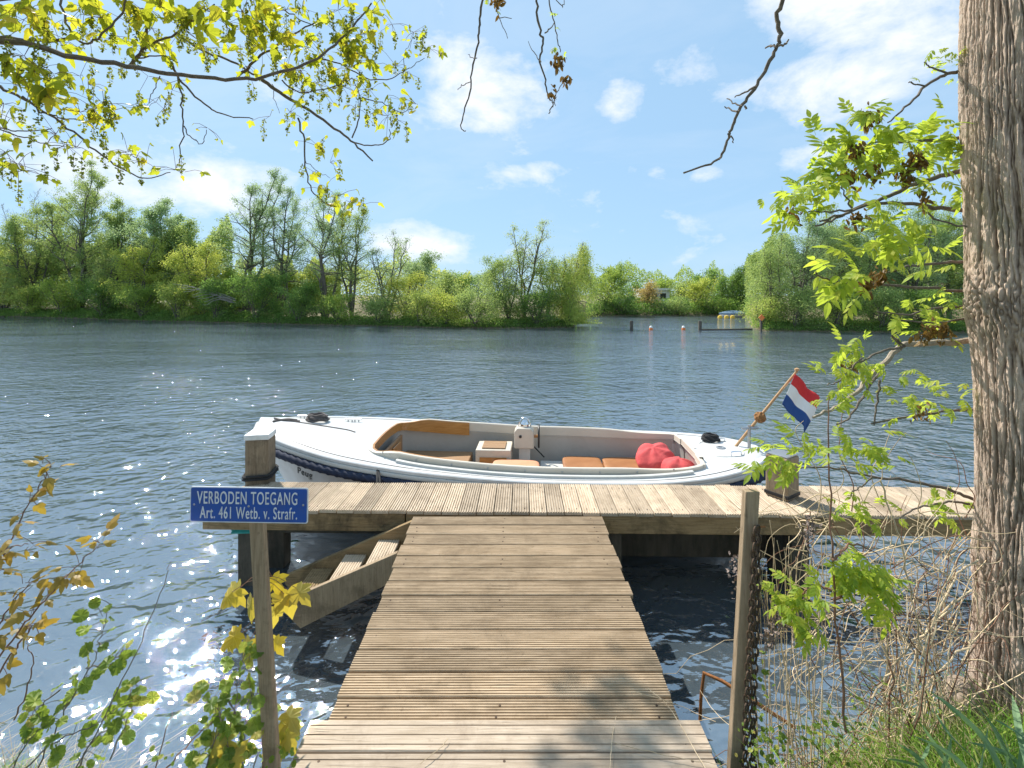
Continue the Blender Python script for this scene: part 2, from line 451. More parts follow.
cov = math_(nt, 'MAXIMUM', math_(nt, 'MULTIPLY', cov, .88), wisp)
gmn = N_(nt, 'ShaderNodeGamma'); gmn.inputs[1].default_value = SKY_GAMMA; nt.links.new(sky.outputs[0], gmn.inputs[0])
skyc = mixcol(nt, 1.0, gmn.outputs[0], SKY_TINT, 'MULTIPLY')
skyc = mixcol(nt, SKY_VEIL, skyc, SKY_VEIL_COL)
c = mixcol(nt, cov, skyc, CLOUD_COL)
bg = N_(nt, 'ShaderNodeBackground'); bg.inputs['Strength'].default_value = SKY_STRENGTH
nt.links.new(c, bg.inputs[0])
wo = N_(nt, 'ShaderNodeOutputWorld'); nt.links.new(bg.outputs[0], wo.inputs[0])

sc.view_settings.view_transform = 'Standard'; sc.view_settings.look = 'None'
sc.view_settings.exposure = EXPOSURE; sc.view_settings.gamma = 1
sc.view_settings.use_curve_mapping = False
sc.render.engine = 'CYCLES'
sc.cycles.max_bounces = 8; sc.cycles.transparent_max_bounces = 8
sc.cycles.use_denoising = True
sc.cycles.sample_clamp_indirect = 8

# -------------------------------------------------------------- the terrain
SH_PX = np.array([-1600, -400, -100, 0, 150, 300, 430, 520, 572, 577, 584, 592, 700, 744, 747, 752, 765, 850, 960, 1100, 1500, 2600], float)
SH_PY = np.array([314, 314, 315.5, 316.5, 321, 324.5, 327.5, 328.5, 327.5, 324, 319.5, 316.3, 316, 316, 320, 328, 331, 332, 333, 334, 334, 331], float)
SH_Y = CAMZ * F / (SH_PY - HOR)


def shoreY(px):
    return np.interp(px, SH_PX, SH_Y)


def bankedge(x):
    x = np.asarray(x, float)
    e = 2.32 + .55 * sstep(1.1, 2.0, x) + .18 * sstep(-1.0, -2.2, x) + .1 * np.sin(2.1 * x + 1) + .06 * np.sin(5.3 * x)
    return e


def groundz(x, y):
    x = np.asarray(x, float); y = np.asarray(y, float)
    e = bankedge(x)
    near = .62 - .98 * sstep(e - .95, e + .25, y) + .05 * (vnoise(x * 2.2 + 40, y * 2.2 + 40, 3) - .5) + .02 * (vnoise(x * 8 + 40, y * 8 + 40, 4) - .5)
    near = near + .35 * sstep(1.0, -8, y)
    yy = np.maximum(y, .5)
    px = 512 + x / yy * F
    d = y - shoreY(px)
    far = -1.6 + 1.95 * sstep(-2.5, .7, d) + .9 * sstep(.5, 12, d) + .5 * (vnoise(x * .5 + 100, y * .5 + 100, 5) - .5) * sstep(0, 3, d)
    deep = np.maximum(near - 1.2 * sstep(e, e + 2.5, y), -1.6)
    return np.where((y > 12) & (d > -4), np.maximum(deep, far), deep)


rr = np.concatenate([np.linspace(.15, 4.5, 90), np.geomspace(4.6, 25, 40)[1:], np.linspace(25.4, 80, 110), np.geomspace(82, 4000, 30)])
aa = np.concatenate([np.linspace(-R(65), R(65), 420), np.linspace(R(65), R(295), 80)[1:]])
A2, R2 = np.meshgrid(aa[:-1], rr)
X = np.sin(A2) * R2; Y = np.cos(A2) * R2
Z = groundz(X, Y)
n_a = len(aa) - 1; n_r = len(rr)
V = np.stack([X, Y, Z], -1).reshape(-1, 3)
V = np.vstack([V, [[0, 0, float(groundz(0, 0))]]])
i, j = np.meshgrid(np.arange(n_r - 1), np.arange(n_a), indexing='ij')
j2 = (j + 1) % n_a
quads = np.stack([i * n_a + j, i * n_a + j2, (i + 1) * n_a + j2, (i + 1) * n_a + j], -1).reshape(-1, 4)
jj = np.arange(n_a)
tris = np.stack([np.full(n_a, len(V) - 1), (jj + 1) % n_a, jj], -1)
# ground: earth, old grass and moss
gm = bpy.data.materials.new('bank_soil'); nt = nodes(gm)
tc = N_(nt, 'ShaderNodeTexCoord').outputs['Object']
c = mixcol(nt, ramp(nt, noise(nt, tc, 3, 8, .65), [(.35, 0.0), (.65, 1.0)]), (.10, .075, .045), (.22, .17, .10))
c = mixcol(nt, ramp(nt, noise(nt, mapping(nt, tc, loc=(3, 5, 0)), 5, 6, .6), [(.48, 0.0), (.66, 1.0)]), c, (.09, .13, .03))
b = N_(nt, 'ShaderNodeBsdfPrincipled'); b.inputs['Roughness'].default_value = .95; nt.links.new(c, b.inputs['Base Color'])
bp = N_(nt, 'ShaderNodeBump'); bp.inputs['Distance'].default_value = .03; nt.links.new(noise(nt, tc, 30, 6, .7), bp.inputs['Height']); nt.links.new(bp.outputs[0], b.inputs['Normal'])
o = N_(nt, 'ShaderNodeOutputMaterial'); nt.links.new(b.outputs[0], o.inputs[0])
g = npmesh('ground', V, [quads, tris], gm, smooth=True); tag(g, kind='structure')

# -------------------------------------------------------------------- water
wm = bpy.data.materials.new('lake_water'); nt = nodes(wm)
tc = N_(nt, 'ShaderNodeTexCoord').outputs['Object']
big = noise(nt, mapping(nt, tc, (.8, 1.25, 1), rot=(0, 0, R(-25))), 1.5, 3, .55, .3)
mid = noise(nt, mapping(nt, tc, (.85, 1.2, 1), rot=(0, 0, R(-30))), 4.4, 2.2, .55, .35)
small = noise(nt, mapping(nt, tc, (.7, 1.2, 1), rot=(0, 0, R(-20))), 14, 3, .6, .2)
gust = ramp(nt, noise(nt, mapping(nt, tc, (.6, 1.4, 1)), .16, 4, .55, .4), [(.34, .35), (.62, 1.0)])
h = math_(nt, 'ADD', math_(nt, 'MULTIPLY', big, .09), math_(nt, 'MULTIPLY', mid, .082))
h = math_(nt, 'ADD', h, math_(nt, 'MULTIPLY', small, .008))
h = math_(nt, 'MULTIPLY', h, gust)
bp = N_(nt, 'ShaderNodeBump'); bp.inputs['Strength'].default_value = 1; bp.inputs['Distance'].default_value = WAVE
nt.links.new(h, bp.inputs['Height'])
b = N_(nt, 'ShaderNodeBsdfPrincipled')
murk = mixcol(nt, noise(nt, tc, .5, 3), (.055, .078, .100), (.072, .092, .104))
nt.links.new(murk, b.inputs['Base Color'])
b.inputs['Roughness'].default_value = .012; b.inputs['IOR'].default_value = 2.9; b.inputs['Specular IOR Level'].default_value = .75
nt.links.new(bp.outputs[0], b.inputs['Normal'])
o = N_(nt, 'ShaderNodeOutputMaterial'); nt.links.new(b.outputs[0], o.inputs[0])
xs = np.linspace(-220, 220, 45); ys = np.linspace(-30, 150, 30)
X, Y = np.meshgrid(xs, ys)
V = np.stack([X, Y, 0 * X], -1).reshape(-1, 3)
i, j = np.meshgrid(np.arange(len(ys) - 1), np.arange(len(xs) - 1), indexing='ij'); n_ = len(xs)
q = np.stack([i * n_ + j, i * n_ + j + 1, (i + 1) * n_ + j + 1, (i + 1) * n_ + j], -1).reshape(-1, 4)
wt = npmesh('water', V, [q], wm); tag(wt, kind='structure')
# --------------------------------------------------------- far tree builder
def tubes(P0, P1, R0, R1, sides=4):
    P0, P1 = np.asarray(P0, float), np.asarray(P1, float); R0, R1 = np.asarray(R0, float), np.asarray(R1, float)
    T = P1 - P0; T /= np.linalg.norm(T, axis=1, keepdims=True) + 1e-9
    ref = np.where(np.abs(T[:, 2:3]) < .9, np.array([[0, 0, 1.]]), np.array([[1., 0, 0]]))
    Nn = np.cross(T, ref); Nn /= np.linalg.norm(Nn, axis=1, keepdims=True) + 1e-9
    B = np.cross(T, Nn)
    a = np.arange(sides) * 2 * np.pi / sides
    ring = Nn[:, None] * np.cos(a)[None, :, None] + B[:, None] * np.sin(a)[None, :, None]
    V = np.concatenate([P0[:, None] + ring * R0[:, None, None], P1[:, None] + ring * R1[:, None, None]], 1)
    n = len(P0); base = np.arange(n)[:, None] * 2 * sides
    k = np.arange(sides); k2 = (k + 1) % sides
    Q = np.stack([base + k, base + k2, base + sides + k2, base + sides + k], -1).reshape(-1, 4)
    return V.reshape(-1, 3), Q


def leafquads(rng, pos, L, W, axis=None, spread=1.0):
    """rhombic leaf clumps at pos; axis: preferred leaf direction"""
    n = len(pos)
    d = rng.normal(0, 1, (n, 3)) * spread
    if axis is not None: d += axis
    d /= np.linalg.norm(d, axis=1, keepdims=True) + 1e-9
    u = np.cross(d, rng.normal(0, 1, (n, 3))); u /= np.linalg.norm(u, axis=1, keepdims=True) + 1e-9
    nrm = np.cross(d, u)
    L = (L * rng.uniform(.6, 1.3, n))[:, None]; W = (W * rng.uniform(.6, 1.3, n))[:, None]
    V = np.stack([pos, pos + d * L * .45 + u * W * .5 + nrm * W * .12, pos + d * L, pos + d * L * .5 - u * W * .5 + nrm * W * .12], 1)
    Q = (np.arange(n)[:, None] * 4 + np.arange(4)[None]).astype(np.int32)
    return V.reshape(-1, 3), Q


def build_tree(name, label, cat, base, H, W, leafkey, seed, stems=2, first=.25, nleaf=6000, lsize=.2, droop=0.0, clump=.3,
               airy=1.0, bark='farbark', group=None, lean=0.0, trunk_r=None, up=.6, nbr=None):
    rng = np.random.RandomState(seed)
    S0, S1, Ra, Rb = [], [], [], []
    anch, adir = [], []
    tr = trunk_r or (.018 * H + .03)
    for s in range(stems):
        hs = H * (1.0 if s == 0 else rng.uniform(.72, .97))
        ang = rng.uniform(0, 2 * np.pi) if s else rng.uniform(-.4, .4)
        off = W * .5 * (rng.uniform(.3, .8) if stems > 1 else .08)
        side = np.array([np.cos(ang) * off + lean, np.sin(ang) * off * .8, 0])
        m = 9
        t = np.linspace(0, 1, m)
        wob = np.cumsum(rng.normal(0, .018 * H, (m, 3)), 0); wob[:, 2] = 0; wob -= wob[0]
        P = np.array([0, 0, 0]) + np.outer(t ** 1.25, side) + wob + np.outer(t, [0, 0, hs])
        P[:, :2] += rng.normal(0, .02 * W * (stems > 1), 2)
        r = tr * (1 - t) ** .85 / (1 + .22 * (stems - 1)) + .012
        for k in range(m - 1):
            S0.append(P[k]); S1.append(P[k + 1]); Ra.append(r[k]); Rb.append(r[k + 1])
        nb = int((nbr or (9 + H * 1.5)) / (1 + .25 * (stems - 1)))
        for bidx in range(nb):
            tb = first + (1 - first) * ((bidx + rng.rand()) / nb) * .985
            p = np.array([np.interp(tb, t, P[:, c]) for c in range(3)])
            az_ = bidx * 2.399 + rng.uniform(-.5, .5)
            rel = (tb - first) / (1 - first)
            env = (.35 + .65 * np.sin(np.pi * min(1, rel * .85 + .22)) ** .8) * (1 - .55 * rel ** 3)
            Lb = W * .5 * env * rng.uniform(.65, 1.12) / (1 + .06 * (stems - 1))
            e = up * (.35 + .9 * rel) + rng.normal(0, .16)
            d = np.array([np.cos(az_) * np.cos(e), np.sin(az_) * np.cos(e), np.sin(e)])
            q = p.copy(); dd = d.copy(); rb = max(.012, tr * .32 * (1 - .75 * rel))
            nodes_ = [q.copy()]
            for k in range(4):
                dd = dd + rng.normal(0, .13, 3) + np.array([0, 0, .06 - droop * .22 * (k + 1)])
                dd /= np.linalg.norm(dd)
                q2 = q + dd * Lb / 4 * (1.15 if droop else 1)
                S0.append(q.copy()); S1.append(q2.copy()); Ra.append(rb * (1 - .22 * k)); Rb.append(rb * (1 - .22 * (k + 1)))
                q = q2; nodes_.append(q.copy())
            anch.append((nodes_[3] + nodes_[4]) / 2); adir.append(dd.copy()); anch.append(nodes_[4]); adir.append(dd.copy())
            for w_ in range(5):
                k = rng.randint(1, 5); f = rng.rand()
                p0 = nodes_[k - 1] * (1 - f) + nodes_[k] * f
                td = dd * .5 + rng.normal(0, .55, 3) + np.array([0, 0, .35 - droop * 1.5]); td /= np.linalg.norm(td)
                Lt = Lb * rng.uniform(.22, .42) * (1 + droop * 1.2) + .15
                p1 = p0 + td * Lt * .5
                td2 = td + np.array([0, 0, -.5 * droop]) + rng.normal(0, .15, 3); td2 /= np.linalg.norm(td2)
                p2 = p1 + td2 * Lt * .5
                S0 += [p0, p1]; S1 += [p1, p2]; Ra += [.012, .009]; Rb += [.009, .004]
                for fr in (.3, .7, 1.0):
                    anch.append(p0 + (p2 - p0) * fr); adir.append(td2.copy())
    S0, S1 = np.array(S0), np.array(S1)
    root = thing(name, label, cat, base, 0, group)
    V, Q = tubes(S0, S1, Ra, Rb, 5 if H > 5 else 4)
    npmesh('trunk', V, [Q], M[bark], root, smooth=True)
    if nleaf:
        anch = np.array(anch); adir = np.array(adir)
        keep = rng.rand(len(anch)) < airy
        anch, adir = anch[keep], adir[keep]
        wgt = rng.uniform(.3, 1.6, len(anch)); wgt /= wgt.sum()
        idx = rng.choice(len(anch), nleaf, p=wgt)
        pos = anch[idx] + rng.normal(0, clump, (nleaf, 3)) * np.array([1, 1, .8])
        if droop > .5: pos[:, 2] -= rng.exponential(clump * 1.5, nleaf)
        pos[:, 2] = np.maximum(pos[:, 2], .05)
        ax = adir[idx] * .5 + np.array([0, 0, -.25 - droop])
        V, Q = leafquads(rng, pos, lsize, lsize * (.55 if droop < .5 else .4), ax)
        npmesh('crown', V, [Q], TL[leafkey], root)
    return root


def far(px, topy, hw, dY, **kw):
    Ys = float(shoreY(px)) + dY
    p = at(px, HOR, Ys)
    z0 = float(groundz(p[0], p[1]))
    Ht = CAMZ + (HOR - topy) * Ys / F - z0
    Wd = 2 * hw * Ys / F
    return (p[0], p[1], z0 - .05), Ht, Wd


KINDS = {  # style: stems, first branch, airiness, clump, droop, up, leaves per m2 of outline, leaf size (m at 40 m)
 'airy':   dict(stems=5, first=.25, airy=.8, clump=.20, droop=.12, up=.85, dens=420, ls=.115),
 'slim':   dict(stems=4, first=.33, airy=.75, clump=.19, droop=.12, up=.9, dens=300, ls=.115),
 'willow': dict(stems=5, first=.14, airy=.9, clump=.24, droop=.3, up=.7, dens=620, ls=.13),
 'round':  dict(stems=3, first=.2, airy=.9, clump=.26, droop=.05, up=.6, dens=600, ls=.14),
 'bush':   dict(stems=7, first=.06, airy=1, clump=.22, droop=.05, up=.65, dens=560, ls=.135),
 'weep':   dict(stems=3, first=.2, airy=1, clump=.24, droop=1.0, up=.75, dens=1150, ls=.14),
 'sparse': dict(stems=4, first=.22, airy=.6, clump=.16, droop=.1, up=.8, dens=150, ls=.11),
}
TREES = [
 # px, top row, half width, metres behind the water line, kind, colour, label
 (14, 187, 26, 7, 'bare', None, 'leafless grey tree of fine bare twigs at the outer end of the wooded bank'),
 (36, 199, 32, 3.5, 'willow', 'olive', 'broad olive willow in front of the leafless grey tree'),
 (4, 235, 28, 2, 'willow', 'light', 'light green low willow leaning out below the leafless grey tree'),
 (78, 167, 36, 3, 'airy', 'olive', 'tallest feathery olive tree on the wooded bank, its peak beside a white cloud'),
 (113, 199, 26, 4, 'willow', 'olive', 'olive willow between the tall feathery tree and the rounded grey green tree'),
 (151, 202, 34, 6, 'round', 'grey', 'rounded grey green tree with a domed crown beside the gap in the wood'),
 (183, 224, 22, 7, 'round', 'olive', 'smaller olive tree on the falling edge of the rounded grey green crown'),
 (198, 240, 26, 2.5, 'willow', 'yellow', 'bright yellow green young tree lit up before the gap in the wood'),
 (140, 238, 24, 2, 'willow', 'yellow', 'yellowish willow standing in front of the rounded grey green tree'),
 (246, 171, 32, 3.5, 'slim', 'grey', 'tall slender tree on bare dark forked stems past the gap in the wood'),
 (279, 186, 26, 4, 'slim', 'grey', 'slender grey green tree close beside the tall one on forked stems'),
 (322, 190, 32, 2.2, 'slim', 'grey', 'leaning slender tree with dark slanted stems above the dark bushes'),
 (352, 206, 24, 3, 'slim', 'olive', 'thin olive tree beside the leaning one, pale twigs showing'),
 (386, 231, 24, 2.2, 'sparse', 'grey', 'sparse twiggy tree with hardly any leaves near the end of the wood'),
 (412, 254, 24, 13, 'round', 'grey', 'far grey green round tree standing behind the sparse twiggy tree'),
 (405, 270, 20, 3, 'willow', 'yellow', 'low yellow green tree at the foot of the sparse twiggy tree'),
 (441, 276, 20, 7, 'round', 'olive', 'low olive tree on the point, beside the yellow green one'),
 (455, 277, 20, 24, 'round', 'dark', 'darker distant tree glimpsed behind the olive bushes of the point'),
 (478, 274, 20, 26, 'round', 'grey', 'distant grey green tree showing over the olive bushes of the point'),
 (523, 222, 24, 2.5, 'sparse', 'light', 'tallest tree of the point with a see-through spire of tufts'),
 (510, 250, 26, 2, 'willow', 'olive', 'olive tree filling the base under the see-through spire'),
 (571, 241, 22, .8, 'weep', 'light', 'pale green drooping willow at the tip of the point'),
 (548, 262, 18, 2.2, 'round', 'olive', 'short olive tree between the spire and the pale drooping willow'),
 (603, 269, 28, 1.5, 'round', 'green', 'mid green rounded tree on the far shore just past the drooping willow'),
 (628, 283, 12, 6, 'round', 'dark', 'small dark tree on the far shore next to the russet one'),
 (646, 284, 12, 2.5, 'round', 'red', 'russet leaved tree before the white house'),
 (662, 281, 14, 16, 'round', 'green', 'green tree rising behind the roof of the white house'),
 (682, 283, 13, 9, 'round', 'olive', 'olive tree at the end wall of the white house'),
 (697, 281, 18, 2, 'round', 'yellow', 'yellow green tree on the far shore beside the white house'),
 (704, 272, 16, 12, 'round', 'dark', 'dark tree behind the yellow green one on the far shore'),
 (731, 263, 22, 3.5, 'weep', 'dark', 'dark green weeping willow over the covered blue boat'),
 (770, 236, 20, 1.8, 'willow', 'olive', 'slanting olive willow at the near end of the opposite bank'),
 (797, 213, 32, 2.5, 'airy', 'grey', 'airy grey green tree with thin upright stems next to the slanting willow'),
 (834, 208, 32, 4, 'willow', 'olive', 'full olive tree on the opposite bank beyond the hanging ash leaves'),
 (872, 203, 34, 5, 'willow', 'grey', 'grey green tree seen through the middle of the ash leaves'),
 (908, 208, 32, 3.5, 'airy', 'grey', 'airy tree on the opposite bank seen between ash boughs'),
 (946, 205, 34, 5, 'willow', 'olive', 'olive willow on the opposite bank beside the big trunk'),
 (990, 200, 38, 4, 'willow', 'grey', None), (1040, 205, 40, 5, 'round', 'olive', None),
]
BUSHES = [
 (28, 288, 24, 1.0, 'light', 'pale green bush at the water under the broad olive willow'),
 (62, 283, 28, 1.4, 'green', 'mid green bush below the tall feathery olive tree'),
 (104, 284, 28, 1.2, 'dark', 'dark bush at the foot of the tall feathery olive tree'),
 (142, 288, 26, 1.0, 'green', 'green bush beneath the rounded grey green tree'),
 (178, 284, 24, 1.0, 'light', 'light bush below the bright yellow green young tree'),
 (216, 280, 28, 1.2, 'dark', 'dark bush under the gap in the wood'),
 (256, 276, 34, .9, 'dark', 'biggest dark green bush, at the feet of the tall forked stems'),
 (298, 286, 28, .8, 'dark', 'dark bush beneath the leaning slender tree'),
 (336, 296, 24, .7, 'green', 'green bush beside the foot of the thin olive tree'),
 (378, 298, 24, .7, 'olive', 'olive bush under the sparse twiggy tree'),
 (420, 292, 26, .7, 'light', 'light bush where the wood thins out towards the point'),
 (474, 294, 36, .6, 'olive', 'wide rounded olive bush on the point'),
 (446, 297, 24, .6, 'yellow', 'yellowish bush beside the wide rounded one on the point'),
 (536, 290, 22, .6, 'dark', 'dark bush at the foot of the see-through spire'),
 (620, 300, 20, .8, 'dark', 'dark low bush on the far shore under the rounded mid green tree'),
 (672, 303, 18, .8, 'olive', 'olive low bush on the far shore in front of the white house'),
 (712, 302, 16, .8, 'green', 'green low bush on the far shore before the yellow green tree'),
 (762, 300, 18, .5, 'light', 'silvery light bush at the near end of the opposite bank'),
 (796, 292, 26, .9, 'olive', 'olive bush beneath the airy tree of the opposite bank'),
 (838, 288, 28, 1.0, 'green', 'green bush of the opposite bank above the ensign'),
 (880, 290, 28, .9, 'olive', 'olive bush of the opposite bank behind the drooping ash leaves'),
 (924, 288, 28, .9, 'dark', 'dark bush of the opposite bank beside the big trunk'),
]
for n_, (px, ty, hw, dY, kind, colr, label) in enumerate(TREES):
    base, H_, W_ = far(px, ty, hw, dY)
    if label is None: label = 'tree of the opposite bank mostly hidden behind the big trunk'
    if kind == 'bare':
        build_tree('bare_tree', label, 'tree', base, H_, W_, 'grey', 100 + n_, stems=3, first=.2, nleaf=0, bark='farbark_grey', group='trees round the lake', up=.8, nbr=70, trunk_r=.1)
        continue
    k = dict(KINDS[kind]); dens = k.pop('dens'); ls = k.pop('ls')
    sf = max(.8, base[1] / 42)
    nl = int(min(60000, H_ * W_ * dens * .85 / sf ** 2) * DENS)
    build_tree({'weep': 'weeping_willow', 'willow': 'willow_tree'}.get(kind, 'lakeside_tree'), label, 'tree', base, H_ * 1.0, W_ * 1.08, colr, 100 + n_,
               nleaf=nl, lsize=ls * sf, group='trees round the lake', lean=(-.6 if px in (322, 770) else 0), **k)
for n_, (px, ty, hw, dY, colr, label) in enumerate(BUSHES):
    base, H_, W_ = far(px, ty, hw, dY * .45)
    k = dict(KINDS['bush']); dens = k.pop('dens'); ls = k.pop('ls')
    sf = max(.8, base[1] / 42)
    build_tree('lakeside_bush', label, 'bush', base, H_, W_ * 1.05, colr, 300 + n_, nleaf=int(min(30000, H_ * W_ * dens / sf ** 2) * DENS), lsize=ls * sf, group='bushes at the water line', **k)

# low growth along the shores, one mass per shore
def undergrowth(p0, p1, n, hmax, key, seed, d0=-.1, d1=2.5):
    rng = np.random.RandomState(seed)
    px = rng.uniform(p0, p1, n)
    Ys = shoreY(px); d = d0 + (d1 - d0) * rng.rand(n) ** 1.3
    Yp = Ys + d; Xp = (px - 512) * Yp / F
    hh = hmax * (.25 + .75 * vnoise(px * .11 + 500, d * .8 + 7, seed)) * (.35 + .65 * sstep(-.2, 1.2, d))
    z = np.maximum(groundz(Xp, Yp), 0) + hh * rng.rand(n) ** .8
    pos = np.stack([Xp, Yp, z], -1)
    V, Q = leafquads(rng, pos, .16 * np.clip(Yp.mean() / 42, .8, 2), .085 * np.clip(Yp.mean() / 42, .8, 2), np.array([0, 0, .2]))
    o = npmesh('undergrowth', V, [Q], TL[key]); tag(o, kind='stuff')
    return o
tag(undergrowth(-60, 300, int(20000 * DENS), .75, 'dark', 1), 'low green growth along the foot of the wooded bank', 'undergrowth')
tag(undergrowth(300, 584, int(16000 * DENS), .55, 'dark', 2), 'low olive growth along the edge of the point', 'undergrowth')
tag(undergrowth(586, 750, int(14000 * DENS), 2.2, 'dark', 3, 0, 5), 'low dark growth along the far shore', 'undergrowth')
tag(undergrowth(750, 1120, int(20000 * DENS), .7, 'dark', 4), 'low olive growth along the edge of the opposite bank', 'undergrowth')

# distant wood that reads as one mass behind the shores
def farwood(p0, p1, n, base_h, top_h, key, seed, dY):
    rng = np.random.RandomState(seed)
    px = rng.uniform(p0, p1, n); Yp = np.maximum(shoreY(px), 44) + dY + rng.uniform(-3, 3, n); Xp = (px - 512) * Yp / F
    top = base_h + (top_h - base_h) * vnoise(px * .07 + 300, 0 * px + seed, seed) * (.75 + .5 * vnoise(px * .3 + 300, 0 * px + 3, seed))
    z = .5 + top * np.sqrt(rng.rand(n))
    V, Q = leafquads(rng, np.stack([Xp, Yp, z], -1), .30, .17)
    o = npmesh('distant_wood', V, [Q], TL[key]); return tag(o, kind='stuff')
tag(farwood(-150, 232, int(90000 * DENS), 6.0, 10.0, 'olive', 11, 9), 'nearer wood filling the middle of the wooded bank', 'wood')
tag(farwood(225, 340, int(30000 * DENS), 3.5, 6.5, 'light', 15, 9), 'light wood behind the tall forked stems', 'wood')
tag(farwood(-150, 470, int(40000 * DENS), 4, 8, 'light', 14, 16), 'distant wood closing the gaps behind the wooded bank', 'wood')
tag(farwood(560, 770, int(16000 * DENS), 4, 7.5, 'green', 12, 26), 'distant wood behind the far shore and the white house', 'wood')
tag(farwood(745, 1150, int(80000 * DENS), 6, 10.5, 'olive', 13, 9), 'distant wood behind the trees of the opposite bank', 'wood')

# fallen grey branches lying out over the water
root = thing('fallen_branch', 'bare grey fallen branch reaching out over the water from the wooded bank', 'branch', (0, 0, 0))
mb = MB(); rng = np.random.RandomState(5)
Y0 = float(shoreY(215))
for k in range(9):
    a = at(232 + rng.uniform(-4, 4), 300 + rng.uniform(-3, 3), Y0 - .2); b = at(174 + k * 4 + rng.uniform(-3, 3), 284 + k * 2.6, Y0 - 1.2 - .1 * k)
    mid_ = (a + b) / 2 + np.array([0, 0, .4])
    mb.tube(smooth_path([a, mid_, b], 4, .05, rng), np.linspace(.05, .012, 9), 5)
mb.build('limb', M['farbark_grey'], root)
# ------------------------------------------------------------------ decking
def grooved(mb, c, length, width, thick, along, n=7, depth=.005, rng=random, jit=1.0, fill=.42):
    """one anti-slip board: c centre of the top face, grooves run along its length"""
    w = width / 2
    prof = [(-w, -thick), (-w, -.004), (-w + .004, 0)]
    inner = width - .012; p = inner / n; g = p * fill
    for k in range(n):
        x0 = -inner / 2 + (k + .5) * p
        prof += [(x0 - g / 2, 0), (x0 - g / 3, -depth), (x0 + g / 3, -depth), (x0 + g / 2, 0)]
    prof += [(w - .004, 0), (w, -.004), (w, -thick)]
    L0 = -length / 2 + rng.uniform(-.007, .007) * jit; L1 = length / 2 + rng.uniform(-.007, .007) * jit
    yaw = rng.uniform(-.003, .003) * jit; dz = rng.uniform(-.002, .002) * jit; tilt = rng.uniform(-.006, .006) * jit
    V = []
    for t in (L0, L1):
        for a, z in prof:
            q = (t, a + t * yaw, z) if along == 'x' else (a + t * yaw, t, z)
            V.append((c[0] + q[0], c[1] + q[1], c[2] + z + dz + a * tilt))
    m = len(prof)
    Fc = [(i, i + 1, m + i + 1, m + i) for i in range(m - 1)] + [(m - 1, 0, m, 2 * m - 1)]
    # end caps as strips so that the grooves stay open
    for o_ in (0, m):
        pass
    mb.add(V, Fc + [tuple(range(m)), tuple(range(m, 2 * m))])


def screws(mb, pts):
    mb.cur = 1
    for x, y, z in pts:
        mb.lathe([(.0058, -.002), (.0058, .0006), (.002, .001)], (x, y, z), 6)
    mb.cur = 0


rs = random.Random(3)
# walkway from the bank to the jetty
W0, W1 = 2.06, 3.935
wk = thing('walkway', 'grooved brown plank walkway leading from the bank out to the jetty', 'walkway', (0, 0, 0))
wz = lambda y: .652 + (y - 2.1) * .0205
mb = MB(); sm = MB(); nb = 13; pitch = (W1 - W0) / nb
WX = lambda y: -.035 + .0 * y
for k in range(nb):
    y = W0 + (k + .5) * pitch
    grooved(mb, (WX(y), y, wz(y)), 1.53 + rs.uniform(-.012, .012), pitch - .010 + rs.uniform(-.003, .003), .027, 'x', 8, .008, rs, fill=.46)
    for x in (-.7, -.03, .68):
        screws(mb, [(WX(y) + x + rs.uniform(-.01, .01), y + s * .03, wz(y) - .001) for s in (-1, 1)])
mb.build('plank', [M['deck_brown'], M['chain']], wk)
for x in (-.62, 0, .62):
    b_ = MB(); y0, y1 = 1.2, 3.9
    V = []
    for y in (y0, y1):
        for dx, dz in ((-.035, -.17), (.035, -.17), (.035, -.032), (-.035, -.032)): V.append((x - .03 + dx, y, wz(y) + dz))
    b_.add(V, [(0, 1, 2, 3), (4, 7, 6, 5), (0, 4, 5, 1), (1, 5, 6, 2), (2, 6, 7, 3), (3, 7, 4, 0)])
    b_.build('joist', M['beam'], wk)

ld = thing('landing', 'paler grey plank landing step at the bank end of the walkway', 'landing', (0, 0, 0))
mb = MB(); sm = MB()
for k in range(9):
    y = 2.045 - .0715 - k * .146
    grooved(mb, (-.03, y, .692), 1.64, .14, .028, 'x', 3, .006, rs, fill=.13)
    screws(mb, [(x, y + s * .035, .691) for s in (-1, 1) for x in (-.75, -.03, .7)])
mb.build('plank', [M['deck_pale'], M['chain']], ld)
for x in (-.7, .64):
    mb = MB(); mb.box((x - .03, .75, .57), (x + .03, 2.0, .66)); mb.build('joist', M['beam'], ld)

# the jetty across the water
JY = 4.0; JROT = -.021
jt = thing('jetty', 'long plank jetty running across the water beside the moored boat', 'jetty', (0, JY, 0), JROT)
JX0, JX1, JZ = -2.5, 7.0, .70
mb = MB(); sm = MB(); x = JX0; fr = random.Random(9)
while x < JX1:
    wd = .139 + fr.uniform(-.002, .002)
    fan = 0
    grooved(mb, (x + wd / 2, .285, JZ), .60 + fr.uniform(-.012, .012), wd, .028, 'y', 6, .008, fr, fill=.45)
    screws(mb, [(x + wd / 2 + s * .035, yy, JZ - .001) for s in (-1, 1) for yy in (.06, .5)])
    x += wd + .008
mb.build('plank', [M['deck'], M['chain']], jt)
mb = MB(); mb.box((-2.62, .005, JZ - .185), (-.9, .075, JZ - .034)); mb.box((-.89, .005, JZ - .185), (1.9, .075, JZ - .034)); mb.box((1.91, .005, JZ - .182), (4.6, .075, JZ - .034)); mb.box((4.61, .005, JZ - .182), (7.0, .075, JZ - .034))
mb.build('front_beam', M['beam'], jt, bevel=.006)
mb = MB(); mb.box((-2.6, .49, JZ - .18), (7.0, .56, JZ - .034)); mb.build('back_beam', M['beam'], jt, bevel=.006)
